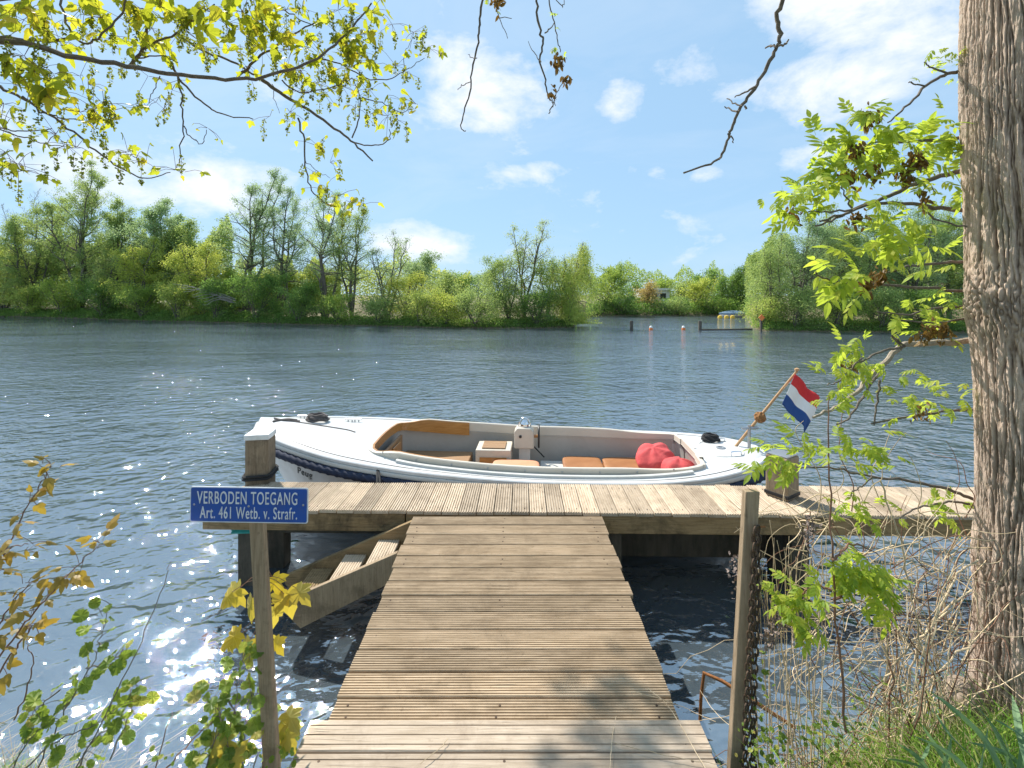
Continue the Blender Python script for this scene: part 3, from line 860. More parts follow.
mb = MB(); mb.box((.72, .50, .06), (2.36, .545, JZ - .183)); mb.build('fender_board', M['pile'], jt, bevel=.006)
for x in (-2.31, .85, 2.42, 4.4, 6.2):
    for y in (.15, .42):
        mb = MB(); mb.box((x - .075, y - .075, -1.6), (x + .075, y + .075, JZ - .04))
        if x < 0 : mb = MB(); xx = x + (.02 if y < .3 else .14); mb.box((xx - .075, y - .07, -1.6), (xx + .075, y + .07, JZ - .036))
        mb.build('pile', M['pile'], jt, bevel=.012)
mb = MB(); mb.box((-2.2, .20, JZ - .3), (.0, .26, JZ - .19)); mb.build('cross_brace', M['pile'], jt)

# turquoise band round the pile under the sign
t_ = thing('turquoise_band', 'turquoise band tied round the jetty pile under the blue sign', 'band', (-2.29, 4.2, 0))
mb = MB(); P = [(-.1, -.09, .5), (.1, -.09, .5), (.1, .08, .5), (-.1, .08, .5)]
for dz in (0, .025, .05): mb.tube([(p[0], p[1], .47 + dz + .004 * i) for i, p in enumerate(P)], .016, 6, True)
mb.build('strap', M['turq'], t_, smooth=True)

# steps going down into the water beside the walkway
st = thing('boarding_steps', 'wooden steps running down into the water beside the walkway', 'steps', (0, 0, 0))
SL = -.43
def stringer(y, x0, x1, z0, h, th):
    V = []
    for yy in (y - th / 2, y + th / 2):
        V += [(x0, yy, z0), (x0, yy, z0 - h), (x1 + .12, yy, z0 + SL * (x0 - x1) - h), (x1, yy, z0 + SL * (x0 - x1) - h * .35), (x1, yy, z0 + SL * (x0 - x1))]
    mb = MB(); mb.add(V, [(0, 1, 2, 3, 4), (9, 8, 7, 6, 5)] + [(i, (i + 1) % 5, 5 + (i + 1) % 5, 5 + i) for i in range(5)])
    return mb
stringer(3.42, -.815, -1.62, .672, .19, .04).build('side_board', M['post'], st, bevel=.004)
stringer(3.93, -.815, -1.85, .655, .19, .04).build('side_board', M['beam'], st, bevel=.004)
for k in range(3):
    x = -1.0 - k * .27; z = .585 + SL * (-.815 - x)
    mb = MB(); grooved(mb, (x, 3.675, z), .466, .17, .03, 'y', 8, .004, rs)
    mb.build('tread', M['deck'] if k < 2 else M['beam'], st)

# mooring pile with white cap, and dark rope
mp = thing('mooring_pile', 'square wooden mooring pile with a white cap at the end of the jetty', 'mooring pile', (-2.44, 4.66, 0), R(8))
mb = MB(); mb.box((-.105, -.105, -1.6), (.105, .105, 1.12)); mb.build('shaft', M['post_dark'], mp, bevel=.01)
mb = MB(); mb.box((-.112, -.112, 1.122), (.112, .112, 1.17)); mb.add([(-.112, -.112, 1.171), (.112, -.112, 1.171), (.112, .112, 1.171), (-.112, .112, 1.171), (0, 0, 1.19)], [(0, 1, 4), (1, 2, 4), (2, 3, 4), (3, 0, 4), (3, 2, 1, 0)])
mb.build('cap', M['cap'], mp, bevel=.006)
rp = thing('mooring_rope', 'dark mooring rope looped round the white capped pile', 'rope', (-2.44, 4.66, 0), R(8))
mb = MB()
for z in (.745, .772): mb.tube([(a * .122, b * .122, z + .006 * i) for i, (a, b) in enumerate([(-1, -.8), (-.8, -1), (.8, -1), (1, -.8), (1, .8), (.8, 1), (-.8, 1), (-1, .8)])], .014, 6, True)
mb.build('loop', M['black'], rp, smooth=True)

# heavy bollard post on the jetty
bo = thing('bollard', 'thick square wooden bollard with a black band standing on the jetty planks', 'bollard', (2.42, 4.3, .70), R(33))
mb = MB(); P = [(-.1, -.1), (.1, -.1), (.1, .1), (-.1, .1)]
mb.prism([(a * 1.0, b * 1.0) for a, b in P], 'z', .0, .37); mb.build('shaft', M['post'], bo, bevel=.014)
mb = MB(); mb.prism([(a * 1.06, b * 1.06) for a, b in P], 'z', .02, .05); mb.build('band', M['rubber'], bo, bevel=.003)
mb = MB(); mb.prism([(a * .9, b * .9) for a, b in P], 'z', .372, .385); mb.build('cap', M['steel'], bo, bevel=.003)

# --------------------------------------------------------- posts on the bank
def text_mesh(body, wid, hgt, bold, depth, shear=0.0):
    cu = bpy.data.curves.new('lettering', 'FONT'); cu.body = body; cu.size = 1; cu.offset = bold; cu.extrude = depth / 2; cu.shear = shear
    cu.align_x = 'CENTER'; cu.align_y = 'CENTER'; cu.space_character = 1.12
    o = bpy.data.objects.new('lettering', cu); COL.objects.link(o)
    bpy.context.view_layer.update()
    me = bpy.data.meshes.new_from_object(o.evaluated_get(bpy.context.evaluated_depsgraph_get()))
    bpy.data.objects.remove(o); bpy.data.curves.remove(cu)
    co = np.empty(len(me.vertices) * 3, np.float32); me.vertices.foreach_get('co', co); co = co.reshape(-1, 3)
    c0 = co.min(0); c1 = co.max(0)
    co[:, :2] = (co[:, :2] - (c0[:2] + c1[:2]) / 2) / (c1[:2] - c0[:2]) * np.array([wid, hgt])
    me.vertices.foreach_set('co', co.ravel()); me.update()
    return me


def leanpost(P0, P1, w, name, mat, parent, d=None):
    d = d or w
    mb = MB(); V = []
    for p in (P0, P1):
        for a, b in ((-1, -1), (1, -1), (1, 1), (-1, 1)): V.append((p[0] + a * w / 2, p[1] + b * d / 2, p[2]))
    mb.add(V, [(0, 3, 2, 1), (4, 5, 6, 7), (0, 1, 5, 4), (1, 2, 6, 5), (2, 3, 7, 6), (3, 0, 4, 7)])
    return mb.build(name, mat, parent, bevel=.004)


SY = 1.80
t0 = at(256, 492, SY); t1 = at(272.5, 770, SY)
spost = thing('sign_post', 'blue enamel no entry sign with white lettering on a thin wooden post', 'sign', tuple(t1 - np.array([0, 0, .3])))
o0 = np.array(spost.location)
dirp = (t1 - t0) / np.linalg.norm(t1 - t0)
leanpost(t1 + dirp * .35 - o0, t0 - o0, .052, 'post', M['post'], spost, .03)
c = at(249, 505, SY - .036) - o0
Rm = Matrix.Translation(Vector(c)) @ Matrix.Rotation(R(.9), 4, 'Y')
def roundrect(w, h, r, n=5):
    P = []
    for cx, cy, a0 in ((w / 2 - r, h / 2 - r, 0), (-w / 2 + r, h / 2 - r, 90), (-w / 2 + r, -h / 2 + r, 180), (w / 2 - r, -h / 2 + r, 270)):
        for k in range(n + 1):
            a = R(a0 + 90 * k / n); P.append((cx + r * math.cos(a), cy + r * math.sin(a)))
    return P
SW, SH = 118 * (SY - .036) / F, 35.5 * (SY - .036) / F
mb = MB(); mb.prism(roundrect(SW, SH, .008), 'y', 0, .003); pn = mb.build('sign_panel', M['letter'], spost); pn.matrix_local = Rm
mb = MB(); mb.prism(roundrect(SW - .008, SH - .008, .006), 'y', -.0015, 0.0); f_ = mb.build('face', M['sign'], pn)
for body, wd, hg, px, py in (('VERBODEN TOEGANG', 100, 12.5, 247.5, 497.8), ('Art. 461 Wetb. v. Strafr.', 97, 11.8, 249, 512.6)):
    k = (SY - .036) / F
    me = text_mesh(body, wd * k, hg * k, .0, .002)
    me.materials.append(M['letter'])
    o = bpy.data.objects.new('lettering', me); COL.objects.link(o); o.parent = pn
    o.rotation_euler = (R(90), 0, 0)
    o.location = ((px - 249) * k, -.0026, -(py - 505) * k)
for px, py in ((194.5, 505), (303.5, 504), (249, 506)):
    mb = MB(); k = (SY - .036) / F; mb.lathe([(.004, 0), (.004, .0015), (.002, .0025)], (0, 0, 0), 8, 'y')
    V = mb.V; mb.V = [(x + (px - 249) * k, -y - .0017, z - (py - 505) * k) for x, y, z in V]
    mb.build('screw', M['steel'], pn)

PY = 1.92
t0 = at(751, 490, PY); t1 = at(735, 772, PY)
cpost = thing('chain_post', 'slim wooden post beside the walkway with chains hanging from it', 'post', tuple(t1 - np.array([0, 0, .3])))
o0 = np.array(cpost.location); dirp = (t1 - t0) / np.linalg.norm(t1 - t0)
leanpost(t1 + dirp * .35 - o0, t0 - o0, .056, 'post', M['post'], cpost, .035)
mb = MB(); n0 = at(757, 527, PY - .02) - o0
mb.tube([n0, n0 + np.array([.03, -.005, .004])], .004, 6); mb.build('nail', M['rust'], cpost)

def chain(P, name, parent, L=.042, r=.0042):
    P = np.asarray(P, float); seg = np.linalg.norm(np.diff(P, axis=0), axis=1); s = np.concatenate([[0], np.cumsum(seg)])
    n = int(s[-1] / (L * .74)); mb = MB()
    for k in range(n):
        u = (k + .5) / n * s[-1]
        c = np.array([np.interp(u, s, P[:, i]) for i in range(3)]); e = np.array([np.interp(min(u + .01, s[-1]), s, P[:, i]) for i in range(3)])
        t = e - c; t /= np.linalg.norm(t) + 1e-9
        a = np.cross(t, [0.3, 1, 0.1]); a /= np.linalg.norm(a); b_ = np.cross(t, a)
        sd_ = a * .8 + b_ * .6 if k % 2 else -a * .6 + b_ * .8
        ring = []
        for q in range(12):
            an = 2 * math.pi * q / 12
            ring.append(c + t * (L / 2 - r) * np.clip(1.25 * math.cos(an), -1, 1) + sd_ * (L * .30) * math.sin(an))
        mb.tube(ring, r, 6, True)
    return mb.build(name, M['chain'], parent, smooth=True, angle=80)
ch = thing('chain', 'rusty dark chain hanging in two strands down the slim post', 'chain', tuple(at(757, 527, PY - .04)))
o0 = np.array(ch.location)
chain([at(756, 527, PY - .045) - o0, at(752.5, 600, PY - .05) - o0, at(747, 700, PY - .05) - o0, at(745, 760, PY - .05) - o0, at(746, 800, PY - .05) - o0], 'strand', ch)
chain([at(758, 526, PY - .03) - o0, at(757, 600, PY - .03) - o0, at(753.5, 690, PY - .03) - o0, at(753, 750, PY - .03) - o0, at(753, 800, PY - .03) - o0], 'strand', ch)

# bent rusty bar sticking out of the water
rb = thing('rusty_bar', 'bent rusty iron bar sticking out of the shallow water beside the walkway', 'bar', tuple(at(700, 697, 2.55)))
o0 = np.array(rb.location)
mb = MB(); mb.tube([at(700, 720, 2.55) - o0, at(701, 697, 2.55) - o0, at(704, 673, 2.55) - o0, at(722, 681, 2.5) - o0, at(760, 705, 2.45) - o0, at(795, 728, 2.4) - o0], .009, 8)
mb.build('rod', M['rust'], rb, smooth=True)

# --------------------------------------------------- far things on the water
for px, label in ((631.5, 'dark wooden post standing alone in the water between the point and two buoys'), (700, 'dark wooden post in the water where the floating boom begins')):
    p = at(px, 330, 34.0); t = thing('water_post', label, 'post', (p[0], p[1], 0), 0, 'posts standing in the lake')
    mb = MB(); mb.lathe([(.12, -1.5), (.12, .62), (.10, .66), (.02, .67)], n=10); mb.build('shaft', M['pile'], t, smooth=True)
for px, label in ((651, 'orange and white buoy nearer the lone post'), (683.5, 'orange and white buoy nearer the floating boom')):
    p = at(px, 330, 34.6); t = thing('buoy', label, 'buoy', (p[0], p[1], 0), 0, 'orange buoys on the lake')
    mb = MB(); mb.lathe([(.02, -.2), (.11, -.15), (.135, 0), (.135, .08), (.11, .13)], n=14); mb.build('float', M['orange'], t, smooth=True)
    mb = MB(); mb.lathe([(.10, .13), (.12, .15), (.11, .21), (.06, .27), (.02, .28)], n=14); mb.build('top', M['cap'], t, smooth=True)
p0 = at(701, 331, 34.0); p1 = at(752, 331, 34.6)
t = thing('floating_boom', 'dark floating boom stretched from a post to the opposite bank', 'boom', (p0[0], p0[1], 0))
mb = MB(); mb.tube([(0, 0, .03), ((p1 - p0)[0] / 2, .2, .03), ((p1 - p0)[0], (p1 - p0)[1], .03)], .07, 8); mb.build('float_line', M['pile'], t)
p = at(761, 332, 32.6); t = thing('bank_sign', 'small orange diamond sign on a dark post at the opposite bank', 'sign', (p[0], p[1], 0))
mb = MB(); mb.box((-.06, -.06, -1.2), (.06, .06, 1.1)); mb.build('post', M['pile'], t)
mb = MB(); mb.prism([(0, .75), (.22, .97), (0, 1.19), (-.22, .97)], 'y', -.1, -.065); mb.build('sign_panel', M['orange'], t)
p = at(733, 316, 55.0); t = thing('covered_boat', 'moored boat under a pale blue tarpaulin below the weeping willow', 'boat', (p[0], p[1], 0))
mb = MB()
def loft(mb, secs):
    n = len(secs[0]); V = [v for s in secs for v in s]
    Fc = [(i * n + k, i * n + k + 1, (i + 1) * n + k + 1, (i + 1) * n + k) for i in range(len(secs) - 1) for k in range(n - 1)]
    mb.add(V, Fc)
secs = []
for u in np.linspace(-1, 1, 9):
    wv = .75 * (1 - abs(u) ** 3) + .06
    secs.append([(u * 1.6, -wv, .38), (u * 1.55, -wv * .8, .05), (u * 1.5, 0, -.1), (u * 1.55, wv * .8, .05), (u * 1.6, wv, .38)])
loft(mb, secs); mb.build('hull', M['wallwhite'], t, smooth=True)
mb = MB(); secs = []
for u in np.linspace(-1, 1, 9):
    wv = .8 * (1 - abs(u) ** 3) + .07; hz = .74 - .28 * abs(u) ** 2
    secs.append([(u * 1.65, -wv, .3), (u * 1.62, -wv, .42), (u * 1.6, -wv * .5, .42 + (hz - .42) * .7), (u * 1.6, 0, hz), (u * 1.6, wv * .5, .42 + (hz - .42) * .7), (u * 1.62, wv, .42), (u * 1.65, wv, .3)])
loft(mb, secs); mb.build('tarpaulin', M['tarp'], t, smooth=True)
for px, label in ((720, 'yellow buoy farthest from the boat under the tarpaulin'), (726.5, 'yellow buoy in the middle of the row before the covered boat'), (732.5, 'yellow buoy closest to the boat under the tarpaulin')):
    p = at(px, 317, 51.5); t = thing('yellow_buoy', label, 'buoy', (p[0], p[1], 0), 0, 'yellow buoys before the covered boat')
    mb = MB(); mb.lathe([(.03, -.15), (.2, -.05), (.25, .1), (.18, .28), (.03, .33)], n=12); mb.build('float', M['yellow'], t, smooth=True)
# white house on the far shore
p = at(655, 300, 66.0)
h_ = thing('white_house', 'white flat roofed house half hidden by trees on the far shore', 'house', (p[0], p[1], float(groundz(p[0], p[1])) - .2))
mb = MB(); mb.box((-1.9, 0, 0), (2.0, 4, 2.2)); mb.box((-4.6, .6, 0), (-1.901, 4, 1.1)); mb.build('wall', M['wallwhite'], h_)
mb = MB(); mb.box((-2.1, -.25, 2.203), (2.2, 4.2, 2.5)); mb.build('roof', M['wallwhite'], h_)
for x in (-1.3, -.1, 1.1):
    mb = MB(); mb.box((x - .45, -.04, 1.0), (x + .45, -.003, 1.85)); wn = mb.build('window', M['cap'], h_)
    mb = MB(); mb.box((x - .4, -.06, 1.05), (x + .4, -.042, 1.8)); mb.build('pane', M['darkwin'], wn)
# ---------------------------------------------------------------- the sloop
BX, BY, BROT = -.12, 5.63, -.062
BL = 5.90
boat = thing('motor_sloop', 'white open motor sloop with varnished cockpit trim moored along the jetty', 'boat', (BX, BY, .02), BROT)
U = [0, .012, .035, .08, .14, .22, .35, .5, .65, .78, .87, .93, .97, .99, 1.0]
HB = [.02, .17, .32, .50, .675, .845, .965, 1.0, .99, .93, .80, .62, .41, .24, .04]
def halfb(u): return .955 * hermite(U, HB, u)
def sheer(u): return hermite([0, .1, .22, .4, .6, .8, 1], [.915, .85, .775, .69, .638, .640, .70], u)
def ux(u): return (np.asarray(u) - .5) * BL
us = np.concatenate([np.linspace(0, .05, 10)[:-1], np.linspace(.05, .9, 46), np.linspace(.9, 1, 16)[1:]])
# hull shell
rows = []
vs = np.linspace(0, 1, 15)
for u in us:
    zs = float(sheer(u)); b = float(halfb(u)); r = []
    pw = .62
    for v in vs:
        z = zs - v * (zs + .28)
        full = (1 - v ** (2.6 if .12 < u < .9 else 1.9)) ** pw
        rake = .42 * (zs - z) / .7 * max(0, 1 - u / .22) ** 1.3 - .30 * (zs - z) / .7 * max(0, (u - .84) / .16) ** 1.3
        r.append((float(ux(u)) + rake, -b * full, z))
    rows.append(r)
n = len(vs); V = []; Fc = []
for r in rows: V += r
for r in rows: V += [(x, -y, z) for x, y, z in r]
H = len(rows) * n
for i in range(len(rows) - 1):
    for k in range(n - 1):
        Fc.append((i * n + k, (i + 1) * n + k, (i + 1) * n + k + 1, i * n + k + 1))
        Fc.append((H + i * n + k, H + i * n + k + 1, H + (i + 1) * n + k + 1, H + (i + 1) * n + k))
mb = MB(); mb.add(V, Fc); hull = mb.build('hull', M['white'], boat, smooth=True, angle=60)

# loop around the sheer
def loop(off, dz, uu=None):
    uu = us if uu is None else uu
    x = ux(uu); b = halfb(uu); z = sheer(uu) + dz
    P = np.stack([x, -b, z], -1); Q = np.stack([x, b, z], -1)[::-1]
    L = np.vstack([P, Q[1:-1]])
    T = np.roll(L, -1, 0) - np.roll(L, 1, 0); Nn = np.stack([T[:, 1], -T[:, 0], 0 * T[:, 0]], -1); Nn /= np.linalg.norm(Nn, axis=1, keepdims=True)
    return L + Nn * off, Nn
def band(prof, name, mat):
    """closed band with (outward, up) profile round the sheer"""
    L0, Nn = loop(0, 0); m = len(L0); k = len(prof); V = []
    for p, nn in zip(L0, Nn):
        for o_, h_ in prof: V.append(p + nn * o_ + np.array([0, 0, h_]))
    Fc = [(i * k + a, i * k + (a + 1) % k, ((i + 1) % m) * k + (a + 1) % k, ((i + 1) % m) * k + a) for i in range(m) for a in range(k)]
    mb = MB(); mb.add(V, Fc); return mb.build(name, mat, boat, smooth=True, angle=35)
def camber_(x, y):
    u = x / BL + .5; b = np.maximum(halfb(u), .03); z = sheer(u) + .02
    k = .055 * sstep(-.6, -1.5, x) + .035 * sstep(1.5, 2.2, x) + .012
    return z + k * (1 - np.clip(np.abs(y) / b, 0, 1) ** 2)
band([(-.06, .0), (-.06, .028), (-.045, .034), (.012, .034), (.022, .026), (.022, .0)], 'gunwale', M['white'])
band([(.004, -.003), (.034, -.006), (.040, -.026), (.034, -.045), (.004, -.048)], 'rubbing_strake', M['grey_white'])
L1, Nj = loop(-.075, .022)
L1 = L1[(L1[:, 0] > -2.75) & (L1[:, 0] < 2.6)]
for sg in (-1, 1):
    Ls = L1[L1[:, 1] * sg > 0]; mb = MB(); mb.tube([(x, y, float(camber_(x, y)) + .001) for x, y, z in Ls], .004, 5); mb.build('deck_joint', M['grey_rope'], boat)
# thick laid rope fender below the gunwale
L0, Nn = loop(.045, -.088, np.concatenate([np.linspace(0.004, .05, 30)[:-1], np.linspace(.05, .93, 620), np.linspace(.93, .996, 40)[1:]]))
s = np.concatenate([[0], np.cumsum(np.linalg.norm(np.diff(L0, axis=0), axis=1))])
ns = 12; a = np.arange(ns) * 2 * np.pi / ns; V = []
for i, (p, nn) in enumerate(zip(L0, Nn)):
    for an in a:
        rr_ = .040 * (1 + .16 * math.cos(3 * (an + s[i] * 21)))
        V.append(p + nn * rr_ * math.cos(an) + np.array([0, 0, 1]) * rr_ * math.sin(an))
m = len(L0); i, k = np.meshgrid(np.arange(m), np.arange(ns), indexing='ij')
Q = np.stack([i * ns + k, i * ns + (k + 1) % ns, ((i + 1) % m) * ns + (k + 1) % ns, ((i + 1) % m) * ns + k], -1).reshape(-1, 4)
npmesh('rope_fender', np.array(V), [Q], M['navy'], boat, smooth=True)

# cockpit opening in plan: x -> half width
CX0, CX1 = -1.42, 2.16
CXS = [-1.42, -1.415, -1.40, -1.35, -1.2, -.95, -.6, 0, .6, 1.2, 1.6, 2.0, 2.08, 2.12, 2.145, 2.16]
CWS = [0.0, .34, .48, .585, .66, .72, .76, .79, .79, .76, .71, .63, .595, .56, .49, .0]
def cw(x): return .955 * hermite(CXS, CWS, x)
def camber(x, y):
    u = x / BL + .5; b = np.maximum(halfb(u), .03); z = sheer(u) + .02
    k = .055 * sstep(-.6, -1.5, x) + .035 * sstep(1.5, 2.2, x) + .012
    return z + k * (1 - np.clip(np.abs(y) / b, 0, 1) ** 2)
# deck sheet: rows across; quads left out where the cockpit is
cx = np.array(CXS)
xs = np.unique(np.concatenate([ux(us), np.linspace(CX0 + .001, CX1 - .001, 60), CX0 + np.array([.003, .01, .02, .035, .06]), CX1 - np.array([.004, .008, .012])]))
xs = xs[(xs > -BL / 2 + .01) & (xs < BL / 2 - .01)]
V = []; Fc = []
mcol = 9
for sgn in (-1, 1):
    b0 = len(V)
    for x in xs:
        b = float(halfb(x / BL + .5)) - .03; c_ = float(cw(x)) + .0 if CX0 < x < CX1 else 0.0
        for t in np.linspace(0, 1, mcol):
            y = c_ + (max(b, c_ + .001) - c_) * t
            V.append((x, sgn * y, float(camber(x, y))))
    for i_ in range(len(xs) - 1):
        for k_ in range(mcol - 1):
            q = (b0 + i_ * mcol + k_, b0 + (i_ + 1) * mcol + k_, b0 + (i_ + 1) * mcol + k_ + 1, b0 + i_ * mcol + k_ + 1)
            Fc.append(q if sgn > 0 else q[::-1])
mb = MB(); mb.add(V, Fc); dk = mb.build('deck', M['white'], boat, smooth=True, angle=50)

# coaming ring
t1 = np.concatenate([CX0 + np.array([0, .003, .01, .02, .04, .07, .11, .16, .22, .3]), np.linspace(CX0 + .4, CX1 - .1, 36), CX1 - np.array([.08, .06, .04, .025, .015, .008])])
ring = [(x, -float(cw(x))) for x in t1] + [(CX1, -.40), (CX1, -.2), (CX1, 0), (CX1, .2), (CX1, .40)] + [(x, float(cw(x))) for x in t1[::-1][:-1]]
ring = np.array(ring)
T = np.roll(ring, -1, 0) - np.roll(ring, 1, 0); CN = np.stack([T[:, 1], -T[:, 0]], -1); CN /= np.linalg.norm(CN, axis=1, keepdims=True)
def cz(x): return float(camber(x, float(cw(np.clip(x, CX0, CX1)))))
def coaming(prof, sel, name, mat, closed=False):
    k = len(prof); V = []; idx = list(sel); flat = name in ('coaming', 'wood_trim')
    for i_ in idx:
        x, y = ring[i_]; z = cz(x)
        hs = (.18 + .82 * float(sstep(-1.36, -1.0, x))) * (1 - .55 * float(sstep(1.2, 2.0, x)))
        for o_, h_ in prof: V.append((x + CN[i_, 0] * o_, y + CN[i_, 1] * o_, z + (h_ * hs if flat and h_ > 0 else h_)))
    m_ = len(idx); Fc = []
    for i_ in range(m_ if closed else m_ - 1):
        for a_ in range(k): Fc.append((i_ * k + a_, i_ * k + (a_ + 1) % k, ((i_ + 1) % m_) * k + (a_ + 1) % k, ((i_ + 1) % m_) * k + a_))
    if not closed: Fc += [tuple(range(k)), tuple(range((m_ - 1) * k, m_ * k))]
    mb = MB(); mb.add(V, Fc); return mb.build(name, mat, boat, smooth=True, angle=35)
allr = range(len(ring))
coaming([(.025, -.03), (.022, .072), (.014, .08), (-.014, .08), (-.022, .072), (-.022, -.03)], allr, 'coaming', M['cream'], True)
coaming([(.05, -.012), (.078, -.006), (.078, .022), (.05, .028)], [i_ for i_ in allr if ring[i_, 1] < 0 and -1.1 < ring[i_, 0] < 2.0] , 'grab_rail', M['grey_white'])
wood_sel = [i_ for i_ in allr if ring[i_, 0] < -.42]
nh = len(ring)
order = sorted(wood_sel, key=lambda i_: (i_ + nh // 2) % nh)
coaming([(-.024, -.085), (-.024, .078), (-.036, .080), (-.044, .07), (-.044, -.085)], order, 'wood_trim', M['varnish'])
# inner lining down to the sole
coaming([(-.025, -.031), (.02, -.09), (.045, -.50), (.055, -.50), (.035, -.09), (-.01, -.031)], allr, 'lining', M['grey_white'], True)
# sole, benches, locker
SOLE = .14
mb = MB(); P = [(x, -min(float(cw(x)) + .0, .66)) for x in t1] + [(x, min(float(cw(x)), .66)) for x in t1[::-1]]
mb.prism(P, 'z', SOLE - .02, SOLE); mb.build('sole', M['teak'], boat)
def inbox(x0, x1, y0, y1, z0, z1, name, mat, bev=.008, parent=None):
    mb = MB(); mb.box((x0, y0, z0), (x1, y1, z1)); return mb.build(name, mat, parent or boat, bevel=bev)
inbox(-1.30, -.43, .22, .60, SOLE, .44, 'bench', M['teak'])
inbox(-1.30, -.43, -.62, -.30, SOLE, .44, 'bench', M['teak'])
inbox(-1.335, -1.305, -.42, .42, SOLE, .70, 'bulkhead', M['teak'])
dr = inbox(-1.30, -1.28, -.02, .26, .2, .66, 'cuddy_door', M['varnish'])
lk = inbox(-.34, .09, .22, .60, SOLE, .585, 'locker', M['cream'])
inbox(-.29, .04, .205, .218, .20, .50, 'door', M['varnish'], .004, lk)
inbox(-.27, .02, .27, .55, .587, .60, 'lid', M['teak'], .004, lk)
inbox(.45, 2.05, .10, .58, SOLE, .35, 'bench', M['grey_white'])
inbox(.45, 2.0, -.58, -.30, SOLE, .35, 'bench', M['grey_white'])
inbox(-.12, .44, -.24, .19, SOLE, .40, 'engine_box', M['grey_white'])
# helm console, compass and wheel
cs = MB(); cs.prism([(.12, .545), (.37, .545), (.37, .75), (.33, .80), (.16, .80), (.12, .75)], 'y', .42, .62); con = cs.build('console', M['cream'], boat, bevel=.012)
mb = MB(); mb.box((.18, .46, SOLE), (.32, .58, .543)); mb.build('pedestal', M['grey_white'], con)
mb = MB(); mb.lathe([(.055, .0), (.055, .03), (.05, .05), (.035, .075), (.012, .088)], (.25, .52, .802), 18); mb.build('compass', M['chrome'], con, smooth=True)
mb = MB(); mb.tube([(.25 + .075 * math.cos(t), .52, .802 + .11 * math.sin(t)) for t in np.linspace(0, math.pi, 14)], .008, 8); mb.build('compass_guard', M['chrome'], con, smooth=True)
mb = MB(); mb.lathe([(.018, 0), (.018, .012), (.01, .016)], (0, 0, 0), 10, 'y'); mb.V = [(x + .20, .418 - y, z + .70) for x, y, z in mb.V]; mb.build('gauge', M['rubber'], con)
wl = MB(); wl.tube([(.43, .5 + .135 * math.cos(t), .685 + .135 * math.sin(t)) for t in np.linspace(0, 2 * math.pi, 33)[:-1]], .012, 8, True)
whl = wl.build('steering_wheel', M['rubber'], boat, smooth=True)
mb = MB(); mb.tube([(.37, .5, .685), (.44, .5, .685)], .02, 8)
for t in (0.5, 2.6, 4.7): mb.tube([(.43, .5, .685), (.43, .5 + .13 * math.cos(t), .685 + .13 * math.sin(t))], .008, 6)
mb.build('spokes', M['varnish'], whl, smooth=True)
mb = MB(); mb.tube(smooth_path([(.37, .47, .56), (.44, .44, .5), (.5, .44, .44)], 4), .01, 6); mb.build('throttle', M['rubber'], con, smooth=True)
# deck fittings
def decktube(P, r, name, mat, dz=.0, n=6):
    L = [(x, y, float(camber(x, y)) + dz) for x, y in P]
    mb = MB(); mb.tube(smooth_path(L, 5), r, n); return mb.build(name, mat, boat, smooth=True)
decktube([(-2.55, -.0), (-2.2, -.02), (-1.85, -.05), (-1.72, -.10)], .010, 'deck_seam', M['grey_rope'])
decktube([(-2.72, -.1), (-2.62, .03), (-2.5, .05)], .011, 'bow_line', M['grey_rope'], .01)
decktube([(-2.76, .0), (-2.64, -.02), (-2.45, .02)], .010, 'bow_line', M['grey_rope'], .01)
for x, y in ((-2.52, .22), (-1.95, .32), (-1.88, .36)):
    z = float(camber(x, y)); mb = MB(); mb.tube([(x - .06, y, z + .03), (x + .06, y, z + .03)], .009, 8)
    mb.tube([(x - .025, y, z - .003), (x - .025, y, z + .03)], .008, 6); mb.tube([(x + .025, y, z - .003), (x + .025, y, z + .03)], .008, 6); mb.build('cleat', M['steel'], boat, smooth=True)
mb = MB(); P = []
for t in np.linspace(0, 2 * math.pi, 40)[:-1]:
    x = 2.50 + .20 * np.sign(math.cos(t)) * abs(math.cos(t)) ** .6; y = -.02 + .27 * np.sign(math.sin(t)) * abs(math.sin(t)) ** .6
    P.append((x, y, float(camber(x, y)) + .001))
mb.tube(P, .006, 5, True); mb.build('hatch', M['grey_white'], boat)
z = float(camber(2.50, -.02)); mb = MB(); mb.lathe([(.05, 0), (.05, .008), (.03, .012), (.028, .004)], (2.50, -.02, z), 16); mb.build('vent', M['steel'], boat, smooth=True)
for y in (-.26, .26):
    z = float(camber(2.58, y)); mb = MB(); mb.tube(smooth_path([(2.52, y, z - .004), (2.525, y, z + .035), (2.63, y * .92, z + .035), (2.635, y * .92, z - .004)], 4), .009, 8); mb.build('stern_rail', M['chrome'], boat, smooth=True)
z = float(camber(2.78, 0)); mb = MB(); mb.tube([(2.80, -.05, z - .01), (2.80, -.05, z + .26)], .018, 8); mb.tube([(2.72, -.05, z + .22), (2.9, -.05, z + .23)], .016, 8); mb.build('samson_post', M['steel'], boat, smooth=True)
for x in np.linspace(-1.2, 1.8, 9):
    y = -float(cw(x)) - .026; z = cz(x); mb = MB(); mb.lathe([(.009, 0), (.009, .003), (.004, .006)], (0, 0, 0), 8, 'y'); mb.V = [(a + x, y - b_, c_ + z + .045) for a, b_, c_ in mb.V]; mb.build('snap', M['steel'], boat)
